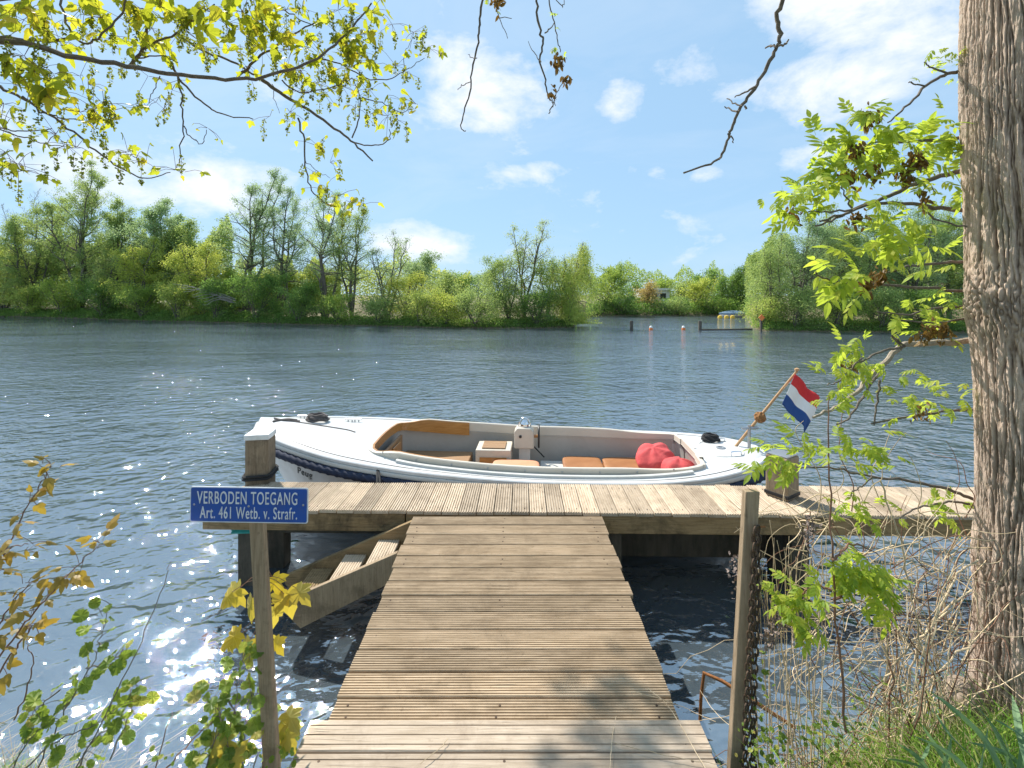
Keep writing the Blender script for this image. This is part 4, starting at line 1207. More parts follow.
# boat's name on the bow, fitted to the planking
me = text_mesh('Peug', .26, .095, .012, .003, .25); me.materials.append(M['name'])
co = np.empty(len(me.vertices) * 3, np.float32); me.vertices.foreach_get('co', co); co = co.reshape(-1, 3)
def hullpt(u, z):
    zs = float(sheer(u)); v = (zs - z) / (zs + .28); full = (1 - v ** (2.6 if .12 < u < .9 else 1.9)) ** .62
    rake = .42 * (zs - z) / .7 * max(0, 1 - u / .22) ** 1.3
    return np.array([float(ux(u)) + rake, -float(halfb(u)) * full, z])
u0 = .148
out = []
for x, y, z in co:
    u = u0 + (x / BL) * .93
    zz = float(sheer(u)) - .238 + y
    p = hullpt(u, zz); e1 = hullpt(u + .004, zz) - p; e2 = hullpt(u, zz + .01) - p
    nn = np.cross(e1, e2); nn /= np.linalg.norm(nn)
    if nn[1] > 0: nn = -nn
    out.append(p + nn * (.003 + z))
me.vertices.foreach_set('co', np.array(out, np.float32).ravel()); me.update()
o = bpy.data.objects.new('lettering', me); COL.objects.link(o); o.parent = hull
del o

BM_ = Matrix.Translation((BX, BY, .02)) @ Matrix.Rotation(BROT, 4, 'Z')
def onboat(x, y, z): return tuple(BM_ @ Vector((x, y, z)))

# loose things in and on the boat -------------------------------------------
def cushion(sx, sy, sz, seed, puff=.35, wr=.02):
    bm = bmesh.new(); bmesh.ops.create_cube(bm, size=1)
    bmesh.ops.subdivide_edges(bm, edges=bm.edges, cuts=9, use_grid_fill=True)
    V = np.array([v.co[:] for v in bm.verts]) * 2
    V2 = V / (np.sum(np.abs(V) ** (2 / puff * .7), 1, keepdims=True) ** (puff / 1.4))
    V2 = V2 * np.array([sx, sy, sz]) / 2
    d = (vnoise(V[:, 0] * 2 + 9 + seed, V[:, 1] * 2 + V[:, 2] * 1.3 + 9, seed) - .5) * wr * 2
    V2 += V2 / (np.linalg.norm(V2, axis=1, keepdims=True) + 1e-6) * d[:, None]
    for v, q in zip(bm.verts, V2): v.co = q
    me = bpy.data.meshes.new('cushion'); bm.to_mesh(me); bm.free()
    for p in me.polygons: p.use_smooth = True
    return me
def put(me, name, label, cat, mat, loc, rz=0, rx=0, ry=0, group=None):
    me.materials.append(mat); o = bpy.data.objects.new(name, me); COL.objects.link(o)
    o.location = loc; o.rotation_euler = (rx, ry, rz); return tag(o, label, cat, group)
put(cushion(.56, .42, .10, 1, .22, .006), 'seat_cushion', 'salmon pink seat cushion on the engine box in front of the console', 'cushion', M['salmon'], onboat(.16, -.02, .448), BROT)
put(cushion(.48, .46, .075, 2, .2, .005), 'seat_cushion', 'shorter tan leather cushion on the bench, nearer the console', 'cushion', M['tan'], onboat(.97, .34, .388), BROT, group='tan cushions on the far bench')
put(cushion(.70, .46, .075, 3, .2, .005), 'seat_cushion', 'longer tan leather cushion on the bench, partly under the red bags', 'cushion', M['tan'], onboat(1.575, .34, .388), BROT, group='tan cushions on the far bench')
def beanbag(sx, sy, sz, seed):
    bm = bmesh.new(); bmesh.ops.create_icosphere(bm, subdivisions=5, radius=1)
    V = np.array([v.co[:] for v in bm.verts])
    an = np.arctan2(V[:, 1], V[:, 0])
    f = 1 + .11 * (vnoise(V[:, 0] * 1.6 + 20, V[:, 1] * 1.6 + V[:, 2] + 20, seed) - .5) * 2
    fold = .055 * np.sin(an * 5 + seed + 2.5 * V[:, 2] + 3 * vnoise(V[:, 0] * 2 + 9, V[:, 2] * 2 + 9, seed)) * np.abs(V[:, 2] + .2)
    fold += .022 * (np.abs(vnoise(V[:, 0] * 4 + 30, V[:, 1] * 4 + V[:, 2] * 3 + 30, seed + 5) - .5) * 2 - .5)
    V2 = V * (f + fold)[:, None] * np.array([sx, sy, sz]) / 2
    for v, q in zip(bm.verts, V2): v.co = q
    me = bpy.data.meshes.new('bag'); bm.to_mesh(me); bm.free()
    for p in me.polygons: p.use_smooth = True
    return me
put(beanbag(.46, .46, .30, 3), 'beanbag', 'bigger crumpled red bean bag on the tan bench cushion', 'bean bag', M['red'], onboat(1.80, .14, .55), .4, .1, -.25, 'red bean bags in the cockpit')
put(beanbag(.42, .40, .26, 8), 'beanbag', 'smaller red bean bag tucked against the stern end of the cockpit', 'bean bag', M['red'], onboat(2.0, -.10, .51), -.6, 0, .1, 'red bean bags in the cockpit')
def coil(name, label, loc, r, mat, turns=5, th=.011, flat=.6):
    rng = np.random.RandomState(int(r * 1000)); P = []
    for t in np.linspace(0, turns * 2 * np.pi, turns * 18):
        q = r * (1 - .5 * (t / (turns * 2 * np.pi)) * flat + .1 * np.sin(3.3 * t)); P.append((q * np.cos(t), q * .8 * np.sin(t), th + .012 * (t / (2 * np.pi)) + .004 * np.sin(5 * t)))
    t_ = thing(name, label, 'rope', loc, BROT)
    mb = MB(); mb.tube(P, th, 6); mb.build('coil', mat, t_, smooth=True)
coil('rope_coil', 'grey brown rope coil lying on the pointed foredeck', onboat(-2.30, .16, float(camber(-2.30, .16))), .13, M['grey_rope'], 6, .012)
coil('rope_coil', 'black rope coil lying on the after deck by the flag pole', onboat(2.48, .26, float(camber(2.48, .26))), .10, M['black'], 6, .012)
# mooring line over the gunwale to the jetty
ml = thing('mooring_line', 'short black mooring line running from the gunwale down to the jetty edge', 'rope', (0, 0, 0))
q0 = at(377.5, 470, 4.80); q1 = at(377, 489, 4.60)
mb = MB(); mb.tube(smooth_path([q0 + np.array([0, .06, .01]), q0, (q0 + q1) / 2 + np.array([.01, -.03, 0]), q1], 4), .013, 6); mb.tube(smooth_path([q0 + np.array([.01, 0, 0]), (q0 + q1) / 2 + np.array([.035, -.03, 0]), q1 + np.array([.03, 0, -.0])], 4), .010, 6); mb.build('line', M['black'], ml, smooth=True)

# ensign staff and flag
pb = np.array(onboat(2.68, .03, float(camber(2.68, .03)) - .01)); ptop = at(797, 371, 5.22)
fp = thing('flag_pole', 'slanting wooden flag pole on the stern with the red white blue flag', 'flag', tuple(pb))
mb = MB(); d = ptop - pb; mb.tube([np.zeros(3), d * .5, d], [.016, .015, .012], 10); mb.lathe([(.008, 0), (.024, .006), (.024, .026), (.008, .034)], tuple(d), 10); mb.build('pole', M['pole'], fp, smooth=True)
c0 = d * ((445 - 418) / (445 - 371.) + .04)
bm = bmesh.new(); bmesh.ops.create_icosphere(bm, subdivisions=3, radius=.06)
for v in bm.verts: v.co *= 1 + .15 * math.sin(v.co.x * 160) * math.sin(v.co.z * 140 + v.co.y * 90)
me = bpy.data.meshes.new('knot'); bm.to_mesh(me); bm.free(); me.materials.append(M['ball']); o = bpy.data.objects.new('rope_knot', me); COL.objects.link(o); o.parent = fp; o.location = tuple(c0 + np.array([.0, -.01, 0]))
h0 = at(795, 374, 5.21) - pb; h1 = at(781.5, 404, 5.22) - pb
nu, nv = 30, 18; V = []; Q = []; fm = []
for i_ in range(nu + 1):
    for j_ in range(nv + 1):
        u, v = i_ / nu, j_ / nv
        p = h0 + (h1 - h0) * v
        fly = np.array([.235, -.02, -.21]) * u * (1 - .10 * v) + np.array([.05, 0, -.08]) * u * v
        wv = .028 * math.sin(u * 8 + v * 2.2) * (.25 + u) + .010 * math.sin(u * 17 - v * 5) * u
        p = p + fly + np.array([.25, -.9, .2]) * wv + np.array([0, 0, -.04]) * u * u
        V.append(p)
for i_ in range(nu):
    for j_ in range(nv):
        a_ = i_ * (nv + 1) + j_; Q.append((a_, a_ + nv + 1, a_ + nv + 2, a_ + 1)); fm.append(j_ // 6)
fl = npmesh('flag_cloth', np.array(V), [np.array(Q)], [M['flag_red'], M['flag_white'], M['flag_blue']], fp, smooth=True, fmat=fm)
so = fl.modifiers.new('cloth', 'SOLIDIFY'); so.thickness = .002
# ------------------------------------------------------------ leaf templates
def fan(outline, c=(0, .33), droop=(.18, .22), fold=.0):
    V = [(c[0], c[1], 0)] + [(x, y, 0) for x, y in outline]
    V = np.array(V, float)
    V[:, 2] = -droop[0] * np.abs(V[:, 0]) ** 1.5 - droop[1] * np.maximum(V[:, 1], 0) ** 2 + fold * np.abs(V[:, 0])
    n = len(outline); T = np.array([(0, 1 + i, 1 + (i + 1) % n) for i in range(n)])
    return V, T
def mirror(h): return h + [(-x, y) for x, y in h[::-1] if abs(x) > 1e-6]
MAPLE = fan(mirror([(0, 0), (.14, -.10), (.36, -.10), (.30, .06), (.44, .10), (.62, .30), (.42, .36), (.40, .50), (.20, .46), (.22, .66), (.12, .80), (0, 1.02)]), (0, .28), (.75, .42), -.0)
MAPLE_YOUNG = fan(mirror([(0, 0), (.10, -.04), (.26, .06), (.34, .34), (.20, .42), (.16, .70), (0, 1.0)]), (0, .3), (.7, .35))
OVAL = fan(mirror([(0, 0), (.16, .03), (.23, .12), (.33, .17), (.34, .29), (.42, .38), (.38, .50), (.42, .60), (.33, .70), (.32, .80), (.20, .83), (.14, .92), (0, .88)]), (0, .45), (.25, .22), .30)
rj = np.random.RandomState(2); OVAL[0][1:, 2] += rj.normal(0, .045, len(OVAL[0]) - 1)
LANCE = fan(mirror([(0, 0), (.13, .12), (.22, .35), (.20, .6), (.09, .86), (0, 1)]), (0, .45), (.0, .25), .12)


def join(parts):
    V, T, b = [], [], 0
    for v, t in parts: V.append(v); T.append(t + b); b += len(v)
    return np.vstack(V), np.vstack(T)


def pinnate(pairs=4, seed=0, size=.40):
    """compound leaf of unit length: leaflets in pairs along an arching stalk"""
    rng = np.random.RandomState(seed); parts = []
    for k in range(pairs + 1):
        y = .22 + .6 * k / pairs; z = -.28 * y * y
        for s in ((-1, 1) if k < pairs else (0,)):
            V, T = LANCE
            a = -s * (R(62) - .12 * k) + rng.normal(0, .1); sc_ = size * (1 - .1 * abs(k - pairs * .6) / pairs) * (1.1 if s == 0 else 1)
            v = V * sc_
            dz = rng.uniform(-.55, -.1)
            v = np.stack([v[:, 0], v[:, 1], v[:, 2] + dz * v[:, 1]], -1)
            c, s_ = math.cos(a), math.sin(a)
            v = np.stack([v[:, 0] * c - v[:, 1] * s_, v[:, 0] * s_ + v[:, 1] * c + y, v[:, 2] + z], -1)
            parts.append((v, T))
    V = np.array([(-.008, 0, 0), (.008, 0, 0), (.006, .42, -.05), (-.006, .42, -.05), (.004, .82, -.19), (-.004, .82, -.19)])
    parts.append((V, np.array([(0, 1, 2), (0, 2, 3), (3, 2, 4), (3, 4, 5)])))
    return join(parts)
PINN = [pinnate(4, 1), pinnate(3, 2, .46), pinnate(5, 3, .36)]


def inst(tmpl, pos, axis, nrm, scale):
    V, T = tmpl; pos = np.asarray(pos, float); n = len(pos)
    if n == 0: return np.zeros((0, 3)), np.zeros((0, 3), int)
    y = np.asarray(axis, float); y = y / (np.linalg.norm(y, axis=1, keepdims=True) + 1e-9)
    x = np.cross(y, np.asarray(nrm, float)); x /= np.linalg.norm(x, axis=1, keepdims=True) + 1e-9
    z = np.cross(x, y)
    P = pos[:, None] + (V[None, :, 0:1] * x[:, None] + V[None, :, 1:2] * y[:, None] + V[None, :, 2:3] * z[:, None]) * np.asarray(scale, float)[:, None, None]
    Fc = (np.arange(n)[:, None, None] * len(V) + T[None]).reshape(-1, 3)
    return P.reshape(-1, 3), Fc


class Leaves:
    def __init__(s): s.V = []; s.T = []; s.b = 0
    def put(s, tmpl, pos, axis, nrm, scale):
        if len(pos) == 0: return
        V, T = inst(tmpl, pos, axis, nrm, scale); s.V.append(V); s.T.append(T + s.b); s.b += len(V)
    def build(s, name, mat, parent, tw=None, mat2=None):
        V = np.vstack(s.V); T = np.vstack(s.T)
        if tw is None or not tw.V: return npmesh(name, V, [T], mat, parent)
        q = [f for f in tw.F if len(f) == 4]; t3 = [f for f in tw.F if len(f) == 3]; t3 += [(f[0], f[i], f[i + 1]) for f in tw.F if len(f) > 4 for i in range(1, len(f) - 1)]; b = len(V)
        bl = [T] + [np.array(x) + b for x in (q, t3) if x]
        fm = np.concatenate([np.zeros(len(T))] + [np.ones(len(x)) for x in (q, t3) if x])
        return npmesh(name, np.vstack([V, np.array(tw.V)]), bl, [mat, mat2], parent, fmat=fm)


def pxpath(pts, Y0, Y1=None, per=5, jit=0.0, rng=None, o=(0, 0, 0)):
    """control pixels -> smooth 3D path, depth running from Y0 to Y1"""
    Y1 = Y0 if Y1 is None else Y1; n = len(pts)
    P = [at(p[0], p[1], Y0 + (Y1 - Y0) * i / max(1, n - 1)) - np.asarray(o) for i, p in enumerate(pts)]
    return smooth_path(P, per, jit, rng)


def along(P, rng, n, t0=0.0, t1=1.0):
    s = np.concatenate([[0], np.cumsum(np.linalg.norm(np.diff(P, axis=0), axis=1))]); t = rng.uniform(t0, t1, n) * s[-1]
    pos = np.stack([np.interp(t, s, P[:, i]) for i in range(3)], -1)
    e = np.stack([np.interp(np.minimum(t + .02, s[-1]), s, P[:, i]) for i in range(3)], -1) - np.stack([np.interp(np.maximum(t - .02, 0), s, P[:, i]) for i in range(3)], -1)
    return pos, e / (np.linalg.norm(e, axis=1, keepdims=True) + 1e-9)


# ------------------------------------------------------------ overhead maple
rng = np.random.RandomState(21)
mo = np.array([-5.2, 1.4, .55])
maple = thing('maple_tree', 'spring maple reaching its yellow green leafy boughs across the sky over the water', 'tree', tuple(mo))
mb = MB(); P = smooth_path([(0, 0, -.3), (.05, 0, 1), (.0, .1, 2.4), (-.1, .1, 4), (-.2, 0, 6.2)], 6)
mb.tube(P, np.linspace(.22, .10, len(P)), 16); mb.build('trunk', M['twig'], maple, smooth=True)
BOUGH = [  # control pixels, depth from, to, base radius, tip radius
 ([(-560, -20), (-250, 20), (0, 40), (65, 55), (125, 66), (180, 76), (235, 79), (282, 72), (318, 57), (346, 34), (372, 4)], 1.9, 2.5, .015, .004),
 ([(0, 38), (40, 40), (74, 39)], 2.25, 2.2, .009, .006),
 ([(60, -6), (66, 22), (80, 42), (98, 38), (118, 16), (128, -6)], 2.2, 2.1, .005, .004),
 ([(130, 66), (142, 50), (146, 30), (150, 10), (154, -10)], 2.35, 2.3, .009, .004),
 ([(141, 50), (165, 38), (192, 22), (215, 4)], 2.3, 2.2, .006, .003),
 ([(132, 60), (160, 56), (178, 62)], 2.3, 2.35, .004, .002),
 ([(237, 79), (252, 62), (276, 46), (300, 30), (330, 18)], 2.45, 2.6, .008, .003),
 ([(170, 62), (182, 82), (205, 104), (222, 114), (254, 120)], 2.4, 2.45, .006, .0025),
 ([(178, 78), (182, 100), (184, 126), (181, 150), (180, 166)], 2.4, 2.4, .0045, .002),
 ([(184, 126), (192, 138), (202, 143), (208, 130)], 2.4, 2.4, .003, .0015),
 ([(-40, 70), (0, 86), (28, 102), (62, 124), (90, 146), (120, 168), (146, 179), (172, 172)], 2.0, 2.3, .007, .002),
 ([(-30, 118), (0, 128), (25, 131), (52, 128)], 2.0, 2.1, .0035, .002),
 ([(-30, 124), (10, 133), (40, 142), (62, 146)], 2.0, 2.1, .0035, .0015),
 ([(22, 96), (40, 110), (60, 118), (76, 120)], 2.0, 2.1, .0045, .002),
 ([(262, 80), (285, 96), (305, 108), (335, 128), (355, 144), (373, 160)], 2.5, 2.6, .010, .004),
 ([(352, 142), (372, 146), (388, 141), (390, 130)], 2.6, 2.6, .004, .002),
 ([(352, 138), (358, 118), (360, 96), (352, 78)], 2.6, 2.6, .004, .002),
 ([(298, 118), (304, 140), (305, 166), (312, 190), (328, 205), (344, 206)], 2.5, 2.5, .005, .002),
 ([(305, 160), (318, 172), (330, 178)], 2.5, 2.5, .002, .001),
 ([(318, 58), (345, 66), (372, 80), (396, 76), (412, 66), (424, 58)], 2.55, 2.7, .004, .0015),
 ([(404, 72), (405, 52), (412, 38)], 2.65, 2.65, .002, .001),
 ([(362, 97), (385, 104), (400, 112), (414, 108)], 2.6, 2.65, .003, .0015),
 ([(262, 0), (285, 10), (305, 22), (322, 28)], 2.4, 2.5, .004, .002),
 ([(-40, 10), (0, 0), (40, -8)], 2.0, 2.1, .006, .004),
 ([(176, 34), (206, 52), (236, 64), (262, 80)], 2.5, 2.55, .007, .005),
 ([(282, 80), (300, 92), (330, 88), (352, 78)], 2.5, 2.55, .004, .002),
 ([(160, 76), (154, 90), (148, 104)], 2.35, 2.4, .0025, .0015),
 ([(272, 84), (275, 98), (279, 112)], 2.5, 2.5, .002, .001),
]
paths = []
for pts, y0, y1, r0, r1 in BOUGH:
    P = pxpath(pts, y0, y1, 5, .0035, rng, mo)
    if pts[0][0] < -500: P = np.vstack([[[.0, .05, 3.0]], P])
    mb = MB(); mb.tube(P, np.linspace(r0, r1, len(P)), 7); mb.build('bough' if r0 > .006 else 'twig', M['twig'], maple, smooth=True)
    paths.append(P)
# spurs with tufts of drooping leaves and hanging flowers
LF = Leaves(); FL = Leaves(); tw = MB()
CL = [  # tuft centre px, depth, leaves, leaf size, flowers
]
def tuft(px, py, Y, n, size, fl=2, spread=.045):
    c = at(px, py, Y) - mo
    pos = c + rng.normal(0, spread, (n, 3)) * np.array([1, 1, .8])
    ax = rng.normal(0, .75, (n, 3)) + np.array([0, 0, -.85])
    ax[:, :2] += (pos - c)[:, :2] * 6
    nr = rng.normal(0, .6, (n, 3)) + np.array([0, -.3, .8])
    s = size * .72 * rng.uniform(.5, 1.35, n)
    k = rng.rand(n) < .28
    LF.put(MAPLE, pos[k], ax[k], nr[k], s[k] * .92); LF.put(MAPLE_YOUNG, pos[~k], ax[~k], nr[~k], s[~k])
    for p, a, q in zip(pos, ax, s):
        d = p - c; tw.tube([c + d * .05, c + d * .6 + np.array([0, 0, .008]), p], [.0012, .001, .0009], 4)
    for _ in range(fl):
        b_ = c + rng.normal(0, spread * .9, 3); L = rng.uniform(.05, .11); m = int(L * 420)
        t = rng.rand(m); r_ = .009 * np.sin(np.pi * np.clip(t * .9 + .08, 0, 1)) + .002
        a_ = rng.uniform(0, 2 * np.pi, m)
        fp_ = b_ + np.stack([np.cos(a_) * r_, np.sin(a_) * r_, -t * L], -1)
        FL.put(OVAL, fp_, rng.normal(0, 1, (m, 3)) + np.array([0, 0, -.5]), rng.normal(0, 1, (m, 3)), np.full(m, .011) * rng.uniform(.7, 1.3, m))
        tw.tube([c, b_, b_ - np.array([0, 0, L])], [.001, .001, .0008], 3)
TUFTS = [ # dense belt along the top edge
 (8, 12, 2.0, 9, .10, 1), (28, 10, 2.1, 9, .11, 1), (50, 14, 2.1, 7, .10, 1), (18, 30, 2.1, 6, .08, 1), (44, 30, 2.15, 6, .08, 1),
 (70, 20, 2.1, 5, .08, 1), (60, 42, 2.2, 6, .075, 1), (84, 14, 2.2, 8, .08, 1), (100, 18, 2.2, 8, .09, 2), (90, 38, 2.3, 4, .08, 2), (110, 36, 2.3, 4, .07, 1),
 (128, 22, 2.2, 9, .09, 1), (122, 40, 2.3, 6, .08, 1), (140, 8, 2.2, 9, .1, 1), (152, 28, 2.3, 8, .1, 2), (160, 6, 2.2, 8, .1, 2), (150, 46, 2.3, 6, .08, 2), (168, 48, 2.35, 6, .07, 2),
 (178, 14, 2.2, 10, .11, 1), (192, 20, 2.2, 8, .11, 2), (198, 40, 2.3, 7, .07, 3), (212, 12, 2.2, 10, .11, 2), (226, 24, 2.2, 9, .12, 2), (208, 50, 2.4, 5, .06, 3), (230, 48, 2.4, 5, .07, 2),
 (242, 12, 2.3, 9, .1, 2), (250, 30, 2.3, 8, .09, 3), (262, 18, 2.3, 9, .11, 2), (246, 66, 2.45, 5, .07, 2), (262, 48, 2.4, 8, .08, 3), (278, 34, 2.4, 9, .08, 3),
 (286, 10, 2.4, 6, .07, 2), (302, 8, 2.4, 6, .07, 2), (292, 50, 2.5, 9, .08, 3), (300, 70, 2.5, 8, .075, 3), (284, 66, 2.5, 8, .08, 3), (312, 40, 2.5, 8, .08, 3),
 (322, 56, 2.5, 10, .08, 3), (330, 72, 2.55, 9, .075, 3), (318, 84, 2.55, 7, .06, 3), (342, 86, 2.6, 8, .07, 3), (306, 92, 2.5, 5, .06, 2), (352, 66, 2.55, 9, .07, 3), (360, 82, 2.6, 8, .07, 2),
 (338, 10, 2.5, 8, .085, 2), (352, 20, 2.5, 9, .10, 2), (364, 34, 2.5, 8, .10, 2), (372, 12, 2.5, 6, .09, 1), (346, 44, 2.5, 9, .09, 3), (358, 54, 2.5, 8, .09, 3), (334, 30, 2.5, 6, .08, 2),
 (290, 112, 2.5, 6, .06, 2), (270, 116, 2.5, 2, .055, 1), (376, 64, 2.6, 5, .07, 2), (370, 90, 2.6, 5, .06, 2),
 (392, 24, 2.65, 5, .065, 2), (414, 32, 2.65, 5, .06, 2), (396, 66, 2.65, 6, .065, 2), (426, 50, 2.7, 5, .06, 2), (440, 56, 2.7, 3, .06, 1), (406, 72, 2.65, 4, .055, 2),
 (402, 100, 2.65, 7, .06, 2), (416, 104, 2.65, 4, .06, 1), (388, 116, 2.6, 6, .065, 3), (398, 120, 2.6, 4, .06, 3), (378, 112, 2.6, 4, .055, 1), (356, 108, 2.6, 4, .05, 2),
 (318, 146, 2.5, 6, .07, 2), (330, 162, 2.5, 4, .07, 1), (314, 172, 2.5, 3, .06, 1), (328, 190, 2.5, 4, .06, 2), (334, 198, 2.5, 8, .065, 1), (350, 202, 2.5, 7, .065, 2), (336, 176, 2.5, 3, .06, 0), (358, 206, 2.5, 3, .05, 1),
 # lower boughs
 (6, 62, 2.0, 8, .09, 2), (24, 56, 2.0, 8, .10, 2), (14, 84, 2.0, 7, .08, 2), (34, 72, 2.05, 7, .1, 2), (54, 74, 2.05, 6, .12, 0), (46, 92, 2.05, 6, .12, 1), (58, 90, 2.05, 5, .11, 1), (30, 90, 2.0, 5, .1, 1), (4, 104, 2.0, 6, .09, 2), (10, 118, 2.0, 4, .08, 0),
 (88, 84, 2.2, 6, .055, 1), (80, 76, 2.2, 4, .055, 1), (94, 108, 2.2, 9, .07, 2), (80, 112, 2.2, 8, .06, 2), (104, 104, 2.2, 8, .065, 2), (114, 110, 2.2, 7, .06, 2), (88, 122, 2.2, 5, .05, 2), (108, 120, 2.2, 5, .055, 1),
 (56, 134, 2.1, 7, .05, 2), (66, 144, 2.1, 7, .05, 2), (76, 148, 2.1, 6, .05, 1), (6, 152, 2.0, 7, .06, 1), (18, 164, 2.0, 8, .07, 2), (2, 128, 2.0, 5, .08, 0), (26, 170, 2.0, 4, .06, 1),
 (128, 152, 2.25, 6, .06, 1), (136, 158, 2.25, 4, .06, 1), (146, 162, 2.25, 5, .06, 1), (122, 154, 2.25, 2, .05, 1), (176, 170, 2.3, 5, .05, 1), (184, 172, 2.3, 3, .05, 0),
 (146, 106, 2.4, 5, .055, 1), (156, 102, 2.4, 3, .05, 1), (164, 108, 2.4, 5, .045, 1), (172, 90, 2.4, 5, .05, 1), (166, 84, 2.4, 3, .05, 1), (208, 128, 2.4, 4, .035, 0), (120, 70, 2.35, 2, .04, 2), (148, 76, 2.35, 1, .04, 2), (34, 62, 2.1, 2, .06, 3),
]
for px, py, Y, n, s, f in TUFTS: tuft(px, py, Y, n, s, f)
# boughs going on above and beside the picture
for k in range(70):
    tuft(rng.uniform(-420, 380), rng.uniform(-130, -12), rng.uniform(1.9, 2.7), 8, .09, 1, .07)
for k in range(24):
    tuft(rng.uniform(-420, -20), rng.uniform(0, 130), rng.uniform(1.8, 2.4), 7, .09, 1, .07)
P = smooth_path([(-.15, .05, 5.2), (.3, 2.0, 6.0), (1.2, 4.0, 6.5), (2.1, 5.6, 6.75), (2.6, 6.3, 6.8)], 6)
mb = MB(); mb.tube(P, np.linspace(.06, .012, len(P)), 8); mb.build('bough', M['twig'], maple, smooth=True)
hc = np.array([.52, 2.12, .66]) ; S_ = np.array(sd)
for dx, dy, h_, n in ((0, 0, 6.4, 30), (.15, .08, 6.5, 26), (-.12, -.12, 6.4, 22), (-.02, -.3, 6.4, 30), (.12, -.4, 6.5, 26), (-.25, -.35, 6.3, 18), (.3, -.1, 6.5, 16), (-.15, -.5, 6.4, 20), (.05, -.6, 6.4, 20)):
    q = hc + np.array([dx, dy, 0]) + S_ * (h_ / S_[2])
    tuft(512 + q[0] / q[1] * F, HOR - (q[2] - CAMZ) / q[1] * F, q[1], n, .11, 1, .10)
LF.build('leaves', M['maple'], maple, tw, M['redstem']); FL.build('flowers', M['maple_flower'], maple)

# ----------------------------------------------------- big ash trunk and boughs
rng = np.random.RandomState(33)
TX, TY = 2.40, 2.2
ash = thing('ash_tree', 'big ash tree with a thick furrowed pale trunk on the bank beside the jetty', 'tree', (TX, TY, .45))
nth, nz = 720, 1000
th = np.arange(nth) * 2 * np.pi / nth; zz = np.linspace(-.35, 5.6, nz)
T2, Z2 = np.meshgrid(th, zz)
u = T2 / (2 * np.pi)
z_w = Z2 + .10 * (vnoise(u * 12, Z2 * 1.3 + 30, 6, 12) - .5)
def ridge(fx, fz, seed, warp):
    a_ = u * fx + warp * (vnoise(u * 10, z_w * 3 + 20, seed + 50, 10) - .5)
    n_ = vnoise(a_ % fx, z_w * fz + 30, seed, fx)
    return 1 - np.abs(2 * n_ - 1)
# furrows: broken upright plates, knobbly where the growth swells
def plate(fx, fz, seed, warp, wdt):
    a_ = u * fx + warp * (vnoise(u * 14, z_w * 2.2 + 20, seed + 50, 14) - .5) + .28 * warp * (vnoise(u * 40, z_w * 14 + 20, seed + 51, 40) - .5)
    n_ = vnoise(a_ % fx, z_w * fz + 30 + .6 * vnoise(u * 60, z_w * 3 + 3, seed + 52, 60), seed, fx)
    return np.clip(np.abs(2 * n_ - 1) / wdt, 0, 1) ** .8
r1 = plate(105, 2.9, 1, 3.2, .45); r2 = plate(180, 12.0, 2, 3.0, .55); r3 = vnoise(u * 240, Z2 * 70 + 9, 3, 240); r4 = plate(150, 34, 8, 2.5, .7)
knob = np.exp(-((Z2 - 2.0) / .16) ** 2) * .9 + np.exp(-((Z2 - .75) / .07) ** 2) * .5 + np.exp(-((Z2 - .02) / .16) ** 2) * .6
bark = (.56 * r1 + .26 * r2) * (1 - .75 * knob) + .18 * r3 + .75 * knob * r4
rad = .206 + .09 * np.exp(-(Z2 + .1) / .16) * (Z2 > -.4) * (.55 + .45 * np.sin(3 * T2 + .6)) + .016 * np.exp(-((Z2 - 2.0) / .20) ** 2) + .010 * np.sin(3 * T2 + Z2 * 2.3) + .012 * np.exp(-((Z2 - .8) / .12) ** 2) - .010 * np.clip(Z2 - 2, 0, 4)
rad = np.minimum(rad, .40) + (bark - .6) * .023 + .008 * np.sin(2 * T2 + Z2 * 1.1)
cxl = .02 * np.sin(Z2 * 1.4) - .012 * np.clip(Z2, 0, 5)
V = np.stack([cxl + rad * np.cos(T2), rad * np.sin(T2), Z2], -1).reshape(-1, 3)
i, k = np.meshgrid(np.arange(nz - 1), np.arange(nth), indexing='ij')
Q = np.stack([i * nth + k, i * nth + (k + 1) % nth, (i + 1) * nth + (k + 1) % nth, (i + 1) * nth + k], -1).reshape(-1, 4)
bk = bpy.data.materials.new('ash_bark'); nt = nodes(bk)
tc = N_(nt, 'ShaderNodeTexCoord').outputs['Object']
va = N_(nt, 'ShaderNodeAttribute'); va.attribute_name = 'ridge'
c = mixcol(nt, ramp(nt, va.outputs['Fac'], [(.2, 0.0), (.72, 1.0)]), (.17, .115, .085), (.60, .465, .37))
c = mixcol(nt, math_(nt, 'MULTIPLY', ramp(nt, noise(nt, mapping(nt, tc, (1, 1, .5)), 3.2, 5, .65), [(.5, 0.0), (.68, 1.0)]), .55), c, (.15, .125, .10))
c = mixcol(nt, math_(nt, 'MULTIPLY', ramp(nt, noise(nt, tc, 14, 5, .7), [(.55, 0.0), (.72, 1.0)]), .5), c, (.46, .45, .38))
c = mixcol(nt, math_(nt, 'MULTIPLY', ramp(nt, noise(nt, mapping(nt, tc, (1, 1, .6), loc=(4, 2, 7)), 5.5, 6, .7), [(.56, 0.0), (.70, 1.0)]), .45), c, (.17, .19, .10))
c = mixcol(nt, math_(nt, 'MULTIPLY', ramp(nt, noise(nt, mapping(nt, tc, (1, 1, .3)), 70, 5, .7), [(.47, 0.0), (.68, 1.0)]), .35), c, (.14, .105, .075))
b = N_(nt, 'ShaderNodeBsdfPrincipled'); b.inputs['Roughness'].default_value = .95; b.inputs['Specular IOR Level'].default_value = .15; nt.links.new(c, b.inputs['Base Color'])
